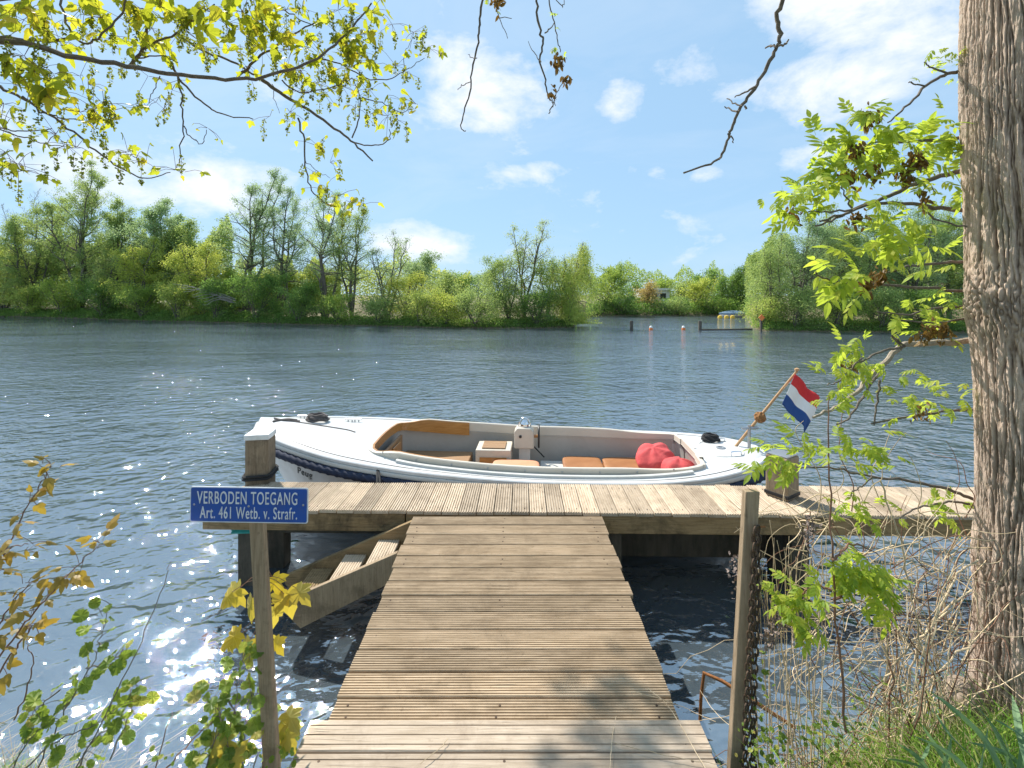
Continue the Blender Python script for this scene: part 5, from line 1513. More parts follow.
bp = N_(nt, 'ShaderNodeBump'); bp.inputs['Distance'].default_value = .012; nt.links.new(noise(nt, mapping(nt, tc, (1, 1, .35)), 60, 7, .75), bp.inputs['Height']); nt.links.new(bp.outputs[0], b.inputs['Normal'])
o = N_(nt, 'ShaderNodeOutputMaterial'); nt.links.new(b.outputs[0], o.inputs[0])
tk = npmesh('trunk', V, [Q], bk, ash, smooth=True)
at_ = tk.data.attributes.new('ridge', 'FLOAT', 'POINT'); at_.data.foreach_set('value', np.clip(bark, 0, 1).ravel().astype(np.float32))
ao = np.array([TX, TY, .45])
# a swollen root beside the trunk
bm = bmesh.new(); bmesh.ops.create_icosphere(bm, subdivisions=5, radius=1)
for v in bm.verts:
    q = v.co; f = 1 + .10 * (float(vnoise(q.x * 3 + 20, q.y * 3 + q.z * 2 + 20, 4)) - .5) + .05 * (float(vnoise(q.x * 12 + 20, q.z * 12 + q.y * 9 + 20, 5)) - .5)
    v.co = (q.x * .085 * f, q.y * .10 * f, q.z * .14 * f)
me = bpy.data.meshes.new('root'); bm.to_mesh(me); bm.free(); me.materials.append(pmat('root_bark', (.20, .15, .11), (.40, .32, .25), 12, rough=.95, bump=.8, bscale=40, dirt=(.1, .08, .06), dirt_scale=9))
for p in me.polygons: p.use_smooth = True
o = bpy.data.objects.new('root', me); COL.objects.link(o); o.parent = ash; o.location = (-.27, .06, .10)
ABOUGH = [
 ([(975, 340), (945, 343), (905, 345), (885, 362), (868, 380), (850, 398), (832, 410), (812, 417)], 2.15, 2.0, .0165, .005),
 ([(905, 346), (892, 336), (902, 350)], 2.1, 2.1, .005, .003),
 ([(880, 372), (866, 392), (850, 418), (836, 424)], 2.05, 2.0, .006, .003),
 ([(905, 346), (880, 352), (862, 362), (848, 368)], 2.1, 2.0, .006, .003),
 ([(880, 380), (876, 402), (874, 425)], 2.05, 2.05, .005, .003),
 ([(970, 409), (940, 412), (912, 416), (872, 424)], 2.15, 2.05, .007, .004),
 ([(862, 358), (848, 372), (838, 382), (826, 384)], 2.0, 1.95, .004, .002),
 ([(966, 72), (948, 74), (926, 86), (905, 108), (888, 123)], 2.15, 2.1, .010, .003),
 ([(948, 74), (932, 68), (924, 62)], 2.1, 2.1, .005, .002),
 ([(925, 86), (914, 84), (909, 82)], 2.1, 2.1, .004, .002),
 ([(970, 168), (940, 176), (910, 186), (885, 198), (862, 206), (840, 216), (818, 226)], 2.15, 2.0, .013, .004),
 ([(905, 188), (902, 178), (904, 170)], 2.1, 2.1, .004, .002),
 ([(970, 212), (940, 208), (910, 204), (880, 203), (855, 210), (820, 222)], 2.15, 2.0, .012, .004),
 ([(852, 208), (845, 196), (842, 186)], 2.0, 2.0, .004, .002),
 ([(852, 210), (830, 212), (806, 212)], 2.0, 1.95, .005, .002),
 ([(970, 135), (940, 140), (905, 142), (880, 142), (858, 146)], 2.15, 2.05, .010, .003),
 ([(970, 262), (940, 263), (912, 266), (888, 272)], 2.15, 2.05, .009, .003),
 ([(970, 292), (930, 288), (890, 285), (850, 283), (828, 280), (815, 273)], 2.15, 2.0, .008, .003),
 ([(970, 306), (935, 309), (905, 315), (878, 311)], 2.15, 2.05, .007, .003),
 ([(970, 318), (940, 322), (902, 320)], 2.15, 2.1, .006, .003),
 ([(970, 504), (948, 502), (918, 508), (900, 518)], 2.15, 2.05, .006, .003),
 ([(975, 500), (948, 489), (905, 480), (872, 477), (835, 468), (800, 467)], 2.15, 2.0, .0085, .003),
 ([(872, 477), (862, 486), (850, 496)], 2.05, 2.0, .004, .002),
 ([(920, 200), (930, 216), (950, 224), (966, 226)], 2.1, 2.15, .004, .004),
]
for pts, y0, y1, r0, r1 in ABOUGH:
    if pts[0][0] >= 966: y0 = 2.42
    P = pxpath(pts, y0, y1, 5, .003, rng, ao)
    if pts[0][0] >= 966: P = np.vstack([[np.array([cxl[0, 0], 0, P[0, 2] + .02]) * np.array([1, 1, 1]) + np.array([0, 0, 0])], P])
    mb = MB(); mb.tube(P, np.linspace(r0, r1, len(P)), 8); mb.build('bough' if r0 > .006 else 'twig', M['twig_pale'] if pts[0][1] > 330 and r0 > .01 else M['twig'], ash, smooth=True)
# limb over the picture that carries the bare hanging twigs
P = smooth_path([(0, 0, 4.2), (-.5, .05, 4.32), (-1.2, .1, 4.35), (-2.0, .2, 4.2), (-2.7, .25, 3.95)], 6)
mb = MB(); mb.tube(P, np.linspace(.09, .03, len(P)), 12); mb.build('limb', M['twig'], ash, smooth=True)
top_limb = P
def limb_at(px, Y):
    xw = (px - 512) * Y / F - ao[0]; i_ = int(np.argmin(np.abs(top_limb[:, 0] - xw))); return top_limb[i_]
HANG = [
 ([(494, -40), (482, 2), (479, 28), (478, 42), (472, 70), (470, 88), (464, 112), (461, 128), (466, 131)], 2.35, .006, .0022),
 ([(536, -40), (536, 0), (540, 30), (543, 42), (540, 58), (545, 80), (549, 98), (553, 104), (549, 114)], 2.35, .0062, .0025),
 ([(545, -40), (548, 0), (554, 22), (558, 42), (561, 52)], 2.35, .004, .002),
 ([(553, 104), (558, 90), (564, 80)], 2.35, .0025, .0015),
 ([(541, 62), (535, 54), (528, 42)], 2.35, .0025, .0012), ([(470, 82), (462, 86), (457, 90)], 2.35, .0022, .0012), ([(477, 58), (472, 58), (468, 55)], 2.35, .0022, .0012),
 ([(545, 33), (551, 28), (555, 22)], 2.35, .003, .002), ([(498, -40), (496, 0), (499, 18), (508, 38)], 2.35, .003, .0015), ([(499, 18), (511, 18)], 2.35, .002, .0015), ([(556, 0), (563, 6), (564, -2)], 2.35, .002, .0015),
 ([(790, -45), (782, 0), (777, 16), (780, 34), (777, 46), (768, 64), (757, 85), (742, 105), (732, 126), (728, 138), (722, 154), (710, 164), (683, 173)], 2.25, .011, .004),
 ([(777, 46), (770, 46), (765, 48)], 2.25, .005, .003), ([(777, 46), (784, 45), (788, 41)], 2.25, .005, .003), ([(757, 86), (745, 92), (735, 97)], 2.25, .005, .0025),
 ([(743, 105), (735, 104), (728, 98)], 2.25, .004, .0025), ([(740, 110), (733, 111), (725, 107)], 2.25, .005, .0025), ([(728, 134), (732, 138), (733, 142)], 2.25, .004, .002), ([(722, 156), (720, 160)], 2.25, .003, .002), ([(745, 106), (746, 109)], 2.25, .004, .003),
]
for pts, Y, r0, r1 in HANG:
    P = pxpath(pts, Y, Y + .1, 5, .0025, rng, ao)
    if pts[0][1] < -20:
        l = limb_at(pts[0][0], Y); P = np.vstack([smooth_path([l, (l + P[0]) / 2 + np.array([.02, 0, .03]), P[0]], 4)[:-1], P])
    rad_ = np.linspace(r0, r1, len(P)) * (1 + .22 * rng.rand(len(P)))
    mb = MB(); mb.tube(P, rad_, 7); mb.build('hanging_twig', M['twig'], ash, smooth=True)
AL = Leaves(); SD = Leaves(); st_ = MB()
def ashtuft(px, py, Y, n, size, spread=.04, dirn=(0, 0)):
    if px > 915 and py > 0: Y = 2.12 + (px - 915) * .0075; px = min(px, 944); size *= .95
    if 330 < py < 520: size *= .80; n = int(n * 1.25)
    c = at(px, py, Y) - ao
    pos = c + rng.normal(0, spread, (n, 3)) * np.array([1, .8, .7])
    ax = rng.normal(0, .7, (n, 3)) + np.array([-.25 + dirn[0], -.15, -.05 + dirn[1]])
    nr = rng.normal(0, .35, (n, 3)) + np.array([0, -.25, 1])
    s = size * rng.uniform(.7, 1.2, n)
    for k in range(3):
        m_ = np.arange(n) % 3 == k
        AL.put(PINN[k], pos[m_], ax[m_], nr[m_], s[m_])
def seeds(px, py, Y, n, spread=.03):
    c = at(px, py, Y) - ao
    pos = c + rng.normal(0, spread, (n, 3)) * np.array([.8, .8, 1])
    SD.put(LANCE, pos, rng.normal(0, .5, (n, 3)) + np.array([0, 0, -1]), rng.normal(0, 1, (n, 3)), rng.uniform(.02, .038, n))
AT = [ # top cluster
 (862, 116, 2.1, 4, .13), (872, 122, 2.1, 4, .14), (850, 130, 2.1, 5, .14), (880, 130, 2.1, 4, .13), (900, 132, 2.1, 3, .12), (935, 124, 2.1, 5, .14), (950, 136, 2.1, 6, .14), (938, 146, 2.1, 6, .14), (920, 156, 2.1, 5, .13), (952, 156, 2.15, 6, .14),
 (838, 140, 2.05, 4, .12), (832, 160, 2.05, 5, .13), (822, 172, 2.0, 5, .13), (835, 180, 2.0, 5, .12), (818, 186, 2.0, 4, .12), (845, 168, 2.05, 5, .12), (860, 155, 2.1, 5, .13), (888, 156, 2.1, 5, .13), (870, 172, 2.1, 3, .11), (902, 170, 2.1, 5, .13), (888, 186, 2.1, 4, .11), (930, 178, 2.1, 5, .13), (945, 192, 2.1, 5, .12), (905, 198, 2.1, 4, .11), (920, 204, 2.1, 3, .10),
 (795, 205, 1.95, 6, .11), (785, 212, 1.95, 5, .10), (805, 200, 1.95, 5, .10), (812, 192, 1.95, 4, .10), (870, 205, 2.05, 3, .10),
 (942, 60, 2.1, 4, .07), (950, 52, 2.1, 4, .07), (948, 70, 2.1, 4, .07), (955, 62, 2.12, 4, .08),
 # middle cluster
 (880, 226, 2.05, 5, .14), (870, 236, 2.05, 5, .14), (890, 240, 2.05, 6, .15), (905, 246, 2.05, 5, .15), (925, 244, 2.05, 3, .18), (860, 266, 2.0, 4, .15), (846, 278, 2.0, 5, .15), (852, 290, 2.0, 3, .13), (875, 256, 2.0, 5, .14), (945, 276, 2.1, 2, .13), (935, 242, 2.05, 2, .17),
 (950, 300, 2.12, 5, .12), (935, 306, 2.12, 4, .12), (905, 312, 2.1, 4, .12), (955, 318, 2.12, 4, .12), (920, 322, 2.12, 3, .10), (942, 330, 2.12, 4, .10),
 # lower bough
 (862, 340, 2.0, 3, .10), (866, 350, 2.0, 4, .10), (850, 352, 2.0, 4, .11), (838, 360, 2.0, 4, .10), (870, 362, 2.0, 4, .10), (845, 372, 1.95, 3, .10), (828, 368, 1.95, 4, .10), (890, 366, 2.05, 3, .10), (884, 378, 2.05, 3, .12), (900, 378, 2.05, 4, .10), (862, 376, 2.0, 3, .10),
 (842, 388, 1.95, 4, .11), (822, 392, 1.95, 4, .11), (832, 402, 1.95, 3, .11), (816, 402, 1.95, 5, .11), (804, 412, 1.95, 5, .10), (796, 420, 1.95, 4, .11), (790, 432, 1.95, 4, .12), (803, 436, 1.95, 4, .10), (812, 442, 1.95, 4, .10),
 (945, 388, 2.1, 5, .12), (958, 392, 2.12, 4, .11), (930, 396, 2.1, 5, .11), (915, 402, 2.08, 4, .11), (942, 404, 2.1, 3, .10), (905, 396, 2.05, 3, .10),
 (782, 452, 1.9, 5, .13), (790, 462, 1.9, 6, .13), (776, 464, 1.9, 4, .12), (798, 452, 1.9, 4, .12), (846, 450, 2.0, 4, .12), (862, 448, 2.0, 4, .12), (880, 450, 2.0, 3, .12), (852, 460, 2.0, 4, .11), (836, 454, 2.0, 3, .10), (888, 446, 2.0, 3, .10),
 (848, 498, 2.0, 5, .11), (858, 506, 2.0, 4, .10), (842, 508, 2.0, 4, .10), (930, 506, 2.1, 5, .11), (945, 510, 2.1, 5, .11), (955, 502, 2.1, 4, .11), (918, 514, 2.1, 3, .10),
]
for px, py, Y, n, s in AT: 
    if 782 < px < 826 and 384 < py < 434: continue
    ashtuft(px, py, Y, max(1, int(n * (1.25 if py < 225 else .9) + .5)), s * .80, .05)
for k in range(60): ashtuft(rng.uniform(560, 960), rng.uniform(-190, -70), rng.uniform(1.9, 2.6), 4, .14)
for px, py, n in ((870, 116, 40), (856, 152, 60), (848, 176, 60), (872, 172, 40), (917, 160, 80), (905, 176, 50), (794, 212, 40), (858, 218, 50), (865, 282, 70), (878, 276, 50), (940, 328, 70), (925, 334, 40), (846, 366, 25), (922, 410, 25), (556, 62, 30), (560, 58, 25), (497, 2, 30), (552, 92, 22), (566, 78, 26), (922, 195, 24)):
    seeds(px, py, 2.05 if px > 600 else 2.37, n, .022 if px > 600 else .016)
for px, py in ((559, 16), (559, 30), (556, 44), (567, 52), (492, 6), (500, 14)): ashtuft(px, py, 2.37, 1, .045, .01)
AL.build('leaves', M['ash'], ash); SD.build('seed_clusters', M['seed'], ash)

# ------------------------------------------------------------ bank vegetation
def gpos(px, Y):
    x = (px - 512) * Y / F; return np.array([x, Y, max(float(groundz(x, Y)), -.2)])
def plant(name, label, stems, mat_stem, mat_leaf, tmpl, size, per, r0, seed, cat='shrub', up=.1, tipn=3, extra=None, group=None, start=.25):
    """stems: list of (pixel path from the ground up, depth)"""
    rng = np.random.RandomState(seed)
    b0 = at(*stems[0][0][0], stems[0][1]); root = thing(name, label, cat, tuple(b0), 0, group); L = Leaves(); tw = MB()
    for pts, Y in stems:
        P = pxpath(pts, Y, Y + .05, 5, .003, rng, b0)
        mb = MB(); mb.tube(P, np.linspace(r0, r0 * .35, len(P)), 6); mb.build('stem', mat_stem, root, smooth=True)
        if per:
            n = max(2, int(per * np.linalg.norm(np.diff(P, axis=0), axis=1).sum()))
            pos, e = along(P, rng, n, start, 1.0)
            tip = P[-1] + rng.normal(0, .012, (tipn, 3)); pos = np.vstack([pos, tip]); e = np.vstack([e, np.tile(P[-1] - P[-2], (tipn, 1)) / np.linalg.norm(P[-1] - P[-2])])
            ax = rng.normal(0, .8, pos.shape) + e * .35 + np.array([0, -.1, up])
            st0 = pos.copy(); stl = size * rng.uniform(.3, 1.0, len(pos))
            pos = pos + ax / np.linalg.norm(ax, axis=1, keepdims=True) * stl[:, None]
            for a_, b_ in zip(st0, pos): tw.tube([a_, (a_ + b_) / 2 + np.array([0, 0, .003]), b_], .0011, 4)
            ax[:, 2] -= .35
            L.put(tmpl, pos, ax, rng.normal(0, .45, pos.shape) + np.array([0, -.35, .9]), size * rng.uniform(.6, 1.25, len(pos)))
    if per: L.build('leaves', mat_leaf, root, tw, mat_stem)
    return root
plant('maple_sapling', 'bronze leaved maple sapling rising at the edge of the bank over open water', [
 ([(-30, 640), (-8, 580), (8, 545), (25, 512), (40, 486), (50, 466)], 1.75), ([(-30, 600), (-5, 560), (10, 548), (28, 545)], 1.72),
 ([(-25, 690), (12, 640), (40, 606), (62, 580), (84, 558), (100, 544)], 1.7), ([(-20, 660), (0, 625), (14, 600), (30, 584)], 1.68), ([(-15, 700), (10, 655), (28, 632), (34, 625)], 1.68)],
 M['redstem'], M['bronze'], MAPLE_YOUNG, .050, 32, .0036, 51, 'sapling', 0, 6)
for label, stems, sd_ in (
 ('bright green alder shoots in front of the bronze sapling', [([(38, 768), (58, 725), (76, 690), (92, 665), (100, 640), (106, 618)], 1.75), ([(20, 775), (50, 745), (88, 728), (112, 712), (126, 700)], 1.72), ([(60, 690), (44, 702), (34, 714)], 1.74), ([(86, 668), (104, 664), (118, 656), (124, 650)], 1.75), ([(0, 790), (30, 740), (50, 722)], 1.7), ([(70, 780), (95, 740), (122, 722)], 1.72), ([(110, 760), (130, 712), (136, 688)], 1.8)], 61),
 ('bushy green alder shoots around the foot of the sign post', [([(215, 790), (226, 745), (234, 712), (238, 682), (242, 660)], 1.72), ([(240, 790), (244, 740), (250, 705), (258, 690)], 1.74), ([(200, 790), (212, 750), (220, 722), (214, 700)], 1.7), ([(250, 790), (262, 735), (268, 708)], 1.86), ([(230, 760), (212, 738), (206, 730)], 1.72), ([(258, 790), (276, 750), (286, 728)], 1.88), ([(238, 720), (228, 700), (222, 688)], 1.72)], 62)):
    plant('alder_shoots', label, stems, M['twig'], M['green'], OVAL, .047, 40 if sd_ == 61 else 58, .0028, sd_, 'shrub', .2, 4, group='alder shoots on the bank')
# yellow green maple sprig behind the sign post
rng = np.random.RandomState(71)
b0 = at(268, 700, 1.92); sp = thing('maple_sprig', 'maple sprig with large yellow green leaves just behind the sign post', 'sapling', tuple(b0))
mb = MB(); P = pxpath([(262, 790), (264, 700), (262, 640), (262, 600), (263, 575)], 1.95, 1.95, 5, .002, rng, b0); mb.tube(P, np.linspace(.004, .002, len(P)), 6); mb.build('stem', M['redstem'], sp, smooth=True)
L = Leaves(); tw = MB()
for px, py, dx, dz, s, br in ((240, 588, -.7, -.6, .105, 262), (232, 592, -.9, -.8, .08, 262), (252, 598, -.2, -1, .10, 262), (272, 577, .5, -.5, .085, 262), (288, 590, .3, -1, .115, 263), (296, 588, .9, -.6, .09, 263), (284, 594, -.3, -.9, .09, 263), (276, 608, .1, -1, .08, 262), (240, 632, -.6, -.3, .085, 262), (250, 640, -.2, -.7, .09, 262), (262, 636, .2, -.8, .09, 263), (274, 640, .7, -.6, .07, 263), (232, 640, -.8, -.5, .06, 262), (286, 712, .6, -.3, .09, 266), (284, 730, .5, -.6, .1, 266), (276, 742, .2, -.5, .09, 266), (222, 736, -.3, -.8, .11, 264), (236, 748, .1, -.8, .11, 264), (214, 756, -.4, -.8, .09, 264)):
    Yd = 1.93 + rng.uniform(-.05, .05) if px > 262 or py < 700 else 1.72
    p = at(px, py, Yd) - b0; q = at(br, py - 14, 1.94) - b0
    tw.tube([q, (p + q) / 2 + np.array([0, 0, .012]), p], .0013, 4)
    L.put(MAPLE, [p], [[dx, -.35, dz]], [[rng.normal(0, .3) + dx * .4, -.7, .55]], [s])
L.build('leaves', M['sprig'], sp, tw, M['redstem'])
# thin dry canes and stalks over the water
for label, stems, sd_ in (('long thin dark bare cane leaning before the bright glitter on the water', [([(64, 790), (90, 745), (118, 690), (142, 640), (158, 600), (168, 572), (172, 560)], 1.72)], 81),
  ('short bent bare twig beside the bronze sapling', [([(14, 720), (26, 690), (33, 664), (30, 650), (27, 640)], 1.7)], 82),
  ('low arching brown stem beside the alder shoots at the sign post', [([(160, 775), (190, 742), (212, 722), (232, 708), (250, 700)], 1.72), ([(150, 790), (165, 735), (172, 712)], 1.75)], 83)):
    plant('bare_cane', label, stems, M['redstem'] if sd_ > 81 else M['twig'], None, None, 0, 0, .0028, sd_, 'twig')
# sapling and dry tangle by the trunk
plant('ash_sapling', 'thin straight brown sapling stem rising in front of the jetty planks', [([(846, 732), (838, 640), (832, 560), (829, 480), (828, 420), (830, 395)], 1.9), ([(832, 590), (816, 586), (800, 596), (790, 604)], 1.9), ([(833, 600), (850, 590), (862, 582), (880, 578)], 1.92), ([(832, 560), (842, 552), (858, 544), (880, 556)], 1.9)], M['redstem'], M['ash'], PINN[0], .115, 0, .0055, 90, 'sapling')
L = Leaves(); rng = np.random.RandomState(91); so_ = bpy.data.objects['ash_sapling']; b0 = np.array(so_.location)
for px, py, n in ((786, 596, 4), (796, 606, 5), (806, 600, 4), (800, 616, 3), (812, 590, 3), (845, 572, 4), (858, 566, 4), (868, 578, 5), (882, 574, 4), (878, 588, 3), (860, 592, 3), (850, 582, 3), (880, 604, 2), (868, 552, 2)):
    n = n * 2; c = at(px, py, 1.9) - b0; pos = c + rng.normal(0, .03, (n, 3))
    L.put(PINN[rng.randint(3)], pos, rng.normal(0, .7, (n, 3)) + np.array([0, -.2, -.25]), rng.normal(0, .35, (n, 3)) + np.array([0, -.3, 1]), rng.uniform(.055, .095, n))
L.build('leaves', M['ash'], so_)
rng = np.random.RandomState(95)
b0 = gpos(860, 2.1); tg = thing('dry_bramble', 'tangle of dry tan arching stems between the chain post and the big trunk', 'bramble', tuple(b0))
mb = MB(); mb2 = MB()
for k in range(150):
    px0 = rng.uniform(790, 965); Y0 = rng.uniform(1.95, 2.5); p0 = gpos(px0, Y0)
    hgt = rng.uniform(.25, .95) * (.6 + .6 * (px0 > 850)); dx = rng.normal(.05, .32); dy = rng.normal(0, .12)
    P = [p0 - b0, p0 - b0 + np.array([dx * .3 + rng.normal(0, .05), dy * .3, hgt * .6]), p0 - b0 + np.array([dx * .75 + rng.normal(0, .08), dy * .6, hgt]), p0 - b0 + np.array([dx * 1.3 + rng.normal(0, .1), dy, hgt * rng.uniform(.45, 1.05)]), p0 - b0 + np.array([dx * 1.9 + rng.normal(0, .12), dy, hgt * rng.uniform(.1, .9)])]
    P = smooth_path(P[:rng.randint(3, 6)], 5, .009, rng)
    (mb if k % 3 else mb2).tube(P, np.linspace(rng.uniform(.0018, .0042), .001, len(P)), 5)
for k in range(170):   # upper snarl against the trunk and jetty
    c = at(rng.uniform(800, 975), rng.uniform(500, 690), rng.uniform(2.0, 2.5)) - b0
    P = [c]; d = rng.normal(0, 1, 3) * np.array([1, .25, .8]); d /= np.linalg.norm(d)
    for q in range(5): d = d + rng.normal(0, .6, 3) * np.array([1, .3, 1]); d /= np.linalg.norm(d); P.append(P[-1] + d * rng.uniform(.05, .13))
    (mb if k % 5 else mb2).tube(smooth_path(P, 4), np.linspace(.0026, .001, 21), 5)
mb.build('stem', M['dry'], tg, smooth=True); mb2.build('stem', M['redstem'], tg, smooth=True)
mb = MB()
for pts in ([(975, 640), (950, 660), (925, 690), (915, 730)], [(972, 590), (930, 628), (895, 665), (870, 700)], [(978, 560), (955, 580), (930, 640), (920, 700)], [(880, 480), (900, 540), (912, 600), (925, 660)], [(955, 600), (920, 640), (905, 700), (900, 740)],
            [(790, 745), (788, 690), (782, 640), (783, 600)], [(815, 730), (806, 660), (797, 600)], [(905, 740), (890, 700), (886, 640), (882, 585)]):
    mb.tube(pxpath(pts, 2.1, 2.0, 6, .004, rng, b0), .0036, 6)
mb.build('thick_stem', M['dry'], tg, smooth=True)
# dead seed stalks beside the chain post
b0 = gpos(782, 2.0); dk_ = thing('dry_stalks', 'dead upright stalks with shrivelled grey seed heads beside the chain post', 'weed', tuple(b0)); mb = MB(); L = Leaves()
for k in range(24):
    px0 = rng.uniform(768, 815); p0 = gpos(px0, rng.uniform(1.95, 2.1)); tip = at(px0 + rng.normal(-8, 20), rng.uniform(520, 640), 2.0)
    m_ = (p0 + tip) / 2 + rng.normal(0, .025, 3); P = smooth_path([p0 - b0, m_ - b0, tip - b0], 6, .003, rng); mb.tube(P, np.linspace(.0032, .001, len(P)), 5)
    if k % 3 == 0:
        for q in range(2):
            e = tip - b0 + rng.normal(0, .04, 3); mb.tube([P[-4], e], .001, 4)
for px, py, n in ((776, 625, 60), (770, 640, 40), (738, 560, 24), (736, 575, 20), (740, 595, 16), (812, 525, 40), (806, 535, 30), (782, 612, 40)):
    c = at(px, py, 1.98) - b0; pos = c + rng.normal(0, .016, (n, 3)); L.put(OVAL, pos, rng.normal(0, 1, (n, 3)), rng.normal(0, 1, (n, 3)), rng.uniform(.008, .02, n))
for a_, b_ in (((740, 600), (745, 700)), ((738, 560), (742, 640))): mb.tube(pxpath([a_, b_, (750, 780)], 1.98, 2.0, 4, .002, rng, b0), .0015, 4)
L.build('stalks', pmat('grey_seed_heads', (.16, .12, .1), (.3, .24, .21), 30, rough=.9, island=.3), dk_, mb, M['dry'])

# grass and weeds
def blades(rng, base, hgt, wid, bend, lean=None):
    n = len(base); a = rng.uniform(0, 2 * np.pi, n); d = np.stack([np.cos(a), np.sin(a), 0 * a], -1)
    if lean is not None: d = d + lean; d[:, 2] = 0; d /= np.linalg.norm(d, axis=1, keepdims=True) + 1e-9
    s = np.stack([-d[:, 1], d[:, 0], 0 * a], -1); tw_ = rng.normal(0, .5, n)[:, None]; s = s + d * tw_; s /= np.linalg.norm(s, axis=1, keepdims=True)
    b = bend * rng.uniform(.2, 1.4, n); V = []
    for t, w_ in ((0, .8), (.3, 1.0), (.6, .8), (.85, .45), (1, .06)):
        c = base + d * (b * hgt * t ** 2)[:, None] + np.stack([0 * a, 0 * a, hgt * (t - .35 * b * t ** 3)], -1)
        V += [c - s * (wid * w_ / 2)[:, None], c + s * (wid * w_ / 2)[:, None]]
    V = np.stack(V, 1).reshape(-1, 3); o_ = np.arange(n)[:, None] * 10
    Q = np.concatenate([o_ + np.array([2 * k, 2 * k + 1, 2 * k + 3, 2 * k + 2]) for k in range(4)])
    return V, Q
def sow(n, x0, x1, seed, y0=-.5, hmin=.06, hmax=.2, wmax=.005, keep=None, inset=.1, bend=.7):
    rng = np.random.RandomState(seed); x = rng.uniform(x0, x1, n); e = bankedge(x); y = y0 + (e - inset - y0) * rng.rand(n)
    m = (np.abs(x + .03) > .86) | (y < .4)
    m &= vnoise(x * 3 + 60, y * 3 + 60, seed) > .3
    if keep is not None: m &= keep(x, y)
    x, y = x[m], y[m]; n = len(x)
    return blades(rng, np.stack([x, y, groundz(x, y) - .01], -1), rng.uniform(hmin, hmax, n), rng.uniform(.4, 1, n) * wmax, bend)
far_side = lambda x, y: (np.hypot(x - TX, y - TY) > .26)
V, Q = sow(26000, -3.6, -.86, 1, .3, .05, .18, .004, far_side); V2, Q2 = sow(60000, .84, 3.4, 2, .6, .07, .27, .0046, far_side, .0); V4, Q4 = sow(3200, .9, 3.0, 14, 1.1, .14, .40, .0095, far_side, .0, .9); V5, Q5 = sow(700, -3.0, -.95, 15, 1.3, .10, .30, .008, far_side, .0, .9); V3, Q3 = sow(14000, -5, 6, 3, -4, .06, .2, .006, far_side)
VV = [V, V2, V3, V4, V5]; QQ = []; b_ = 0
for v, q in zip(VV, (Q, Q2, Q3, Q4, Q5)): QQ.append(q + b_); b_ += len(v)
tag(npmesh('grass', np.vstack(VV), [np.vstack(QQ)], M['grass']), 'fresh green grass growing on the bank', 'grass', kind='stuff')
V, Q = sow(3800, -3.2, -.9, 5, 1.2, .08, .30, .0035, None, .0, 1.6); V2, Q2 = sow(3600, .9, 2.6, 6, 1.2, .08, .32, .004, far_side, .0, 1.5)
tag(npmesh('straw', np.vstack([V, V2]), [np.vstack([Q, Q2 + len(V)])], M['straw']), 'dead straw lying among the grass at the water edge', 'dry grass', kind='stuff')
# leafy weeds among the grass
rng = np.random.RandomState(120); L = Leaves()
for px, py, n, Yw in [(rng.uniform(745, 880), rng.uniform(725, 770), 9, rng.uniform(1.75, 2.0)) for _ in range(26)] + [(rng.uniform(150, 290), rng.uniform(748, 775), 5, 1.7) for _ in range(14)] + [(760, 650 + 14 * k, 4, 1.88) for k in range(7)] + [(870 + rng.uniform(-14, 14), 660 + 9 * k, 3, 1.95) for k in range(9)]:
    c = at(px, py, Yw); pos = c + rng.normal(0, .022, (n, 3)); L.put(OVAL, pos, rng.normal(0, .8, (n, 3)) + np.array([0, -.2, .3]), rng.normal(0, .5, (n, 3)) + np.array([0, -.2, 1]), rng.uniform(.010, .024, n))
tag(npmesh('weeds', np.vstack(L.V), [np.vstack(L.T)], M['green']), 'small leaved green weeds among the grass by the chain post', 'weeds', kind='stuff')
rng = np.random.RandomState(140); o0 = np.zeros(3); mb = MB()
for pts in ([(635, 692), (670, 702), (700, 715), (716, 722)], [(612, 742), (650, 752), (690, 760), (720, 764)], [(648, 688), (668, 706), (690, 742), (706, 770)], [(610, 768), (612, 740), (616, 716)], [(420, 764), (440, 748), (448, 738)], [(700, 690), (715, 712), (735, 730)]):
    P = []
    for px, py in pts:
        z = .70 if py > 719 else .668
        Yd = (CAMZ - z - .006) * F / (py - HOR); P.append(at(px, py, Yd) - o0)
    mb.tube(smooth_path(P, 5, .001, rng), .0012, 5)
tag(mb.build('straw_litter', M['dry']), 'few thin dry straws lying across the landing step', 'straw', kind='stuff')
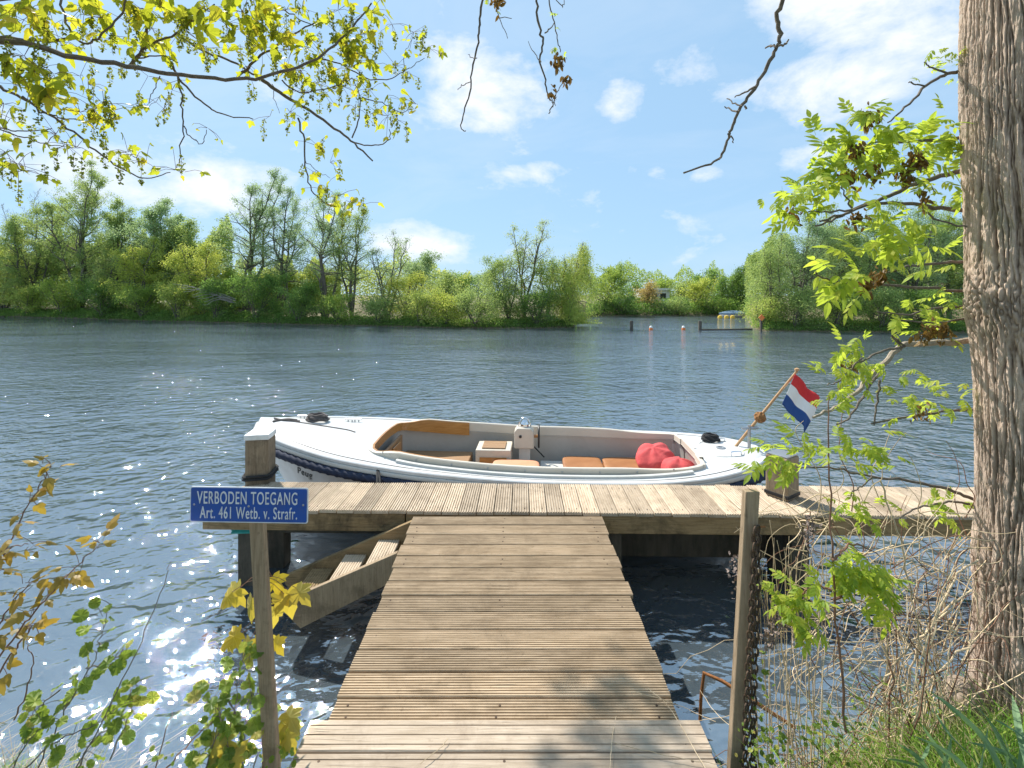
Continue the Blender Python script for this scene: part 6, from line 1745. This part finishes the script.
# iris clump with sword leaves
ir = thing('iris_clump', 'clump of long blue green sword leaves at the foot of the big trunk', 'plant', (1.75, 1.62, .55)); rng = np.random.RandomState(130); P0 = np.array([1.75, 1.62, .55])
mb = MB()
SW_ = [((1010, 790), (985, 740), (952, 708), (928, 690)), ((1024, 790), (1000, 735), (975, 705), (958, 694)), ((1000, 800), (975, 760), (950, 735), (935, 712)), ((960, 800), (950, 770), (935, 745), (920, 722)), ((1020, 800), (1010, 765), (1000, 740), (985, 715)), ((985, 800), (962, 765), (940, 748), (912, 735)), ((940, 800), (930, 775), (915, 755), (895, 742)), ((1030, 770), (1020, 735), (1016, 712), (1012, 695)), ((1015, 800), (1020, 770), (1024, 745), (1030, 720)), ((970, 800), (980, 768), (985, 745), (988, 728)), ((930, 800), (940, 775), (948, 755), (952, 735)), ((910, 800), (915, 775), (925, 755), (930, 742)), ((1040, 800), (1015, 760), (990, 748), (968, 742)), ((1000, 800), (1005, 772), (1008, 750), (1003, 735)), ((950, 800), (925, 770), (905, 762), (880, 758)), ((1045, 790), (1030, 745), (1000, 722), (985, 718))]
V, Q = [], []
for k, pts in enumerate(SW_):
    P = pxpath(pts, rng.uniform(1.5, 1.7), rng.uniform(1.6, 1.8), 4, 0, None, P0); m_ = len(P); t = np.linspace(0, 1, m_); wv = .0085 * np.minimum(1, (1 - t) * 3 + .05) * (.8 + .4 * rng.rand())
    T = np.gradient(P, axis=0); S = np.cross(T, rng.normal(0, .5, 3) + np.array([.2, 1, .2])); S /= np.linalg.norm(S, axis=1, keepdims=True); b_ = len(V)
    nn = np.cross(T, S); nn /= np.linalg.norm(nn, axis=1, keepdims=True)
    for p, s_, w_, q in zip(P, S, wv, nn): V += [p - s_ * w_, p + q * w_ * .35, p + s_ * w_]
    for i_ in range(m_ - 1):
        a_ = b_ + 3 * i_; Q += [(a_, a_ + 1, a_ + 4, a_ + 3), (a_ + 1, a_ + 2, a_ + 5, a_ + 4)]
npmesh('blades', np.array(V), [np.array(Q)], M['iris'], ir)
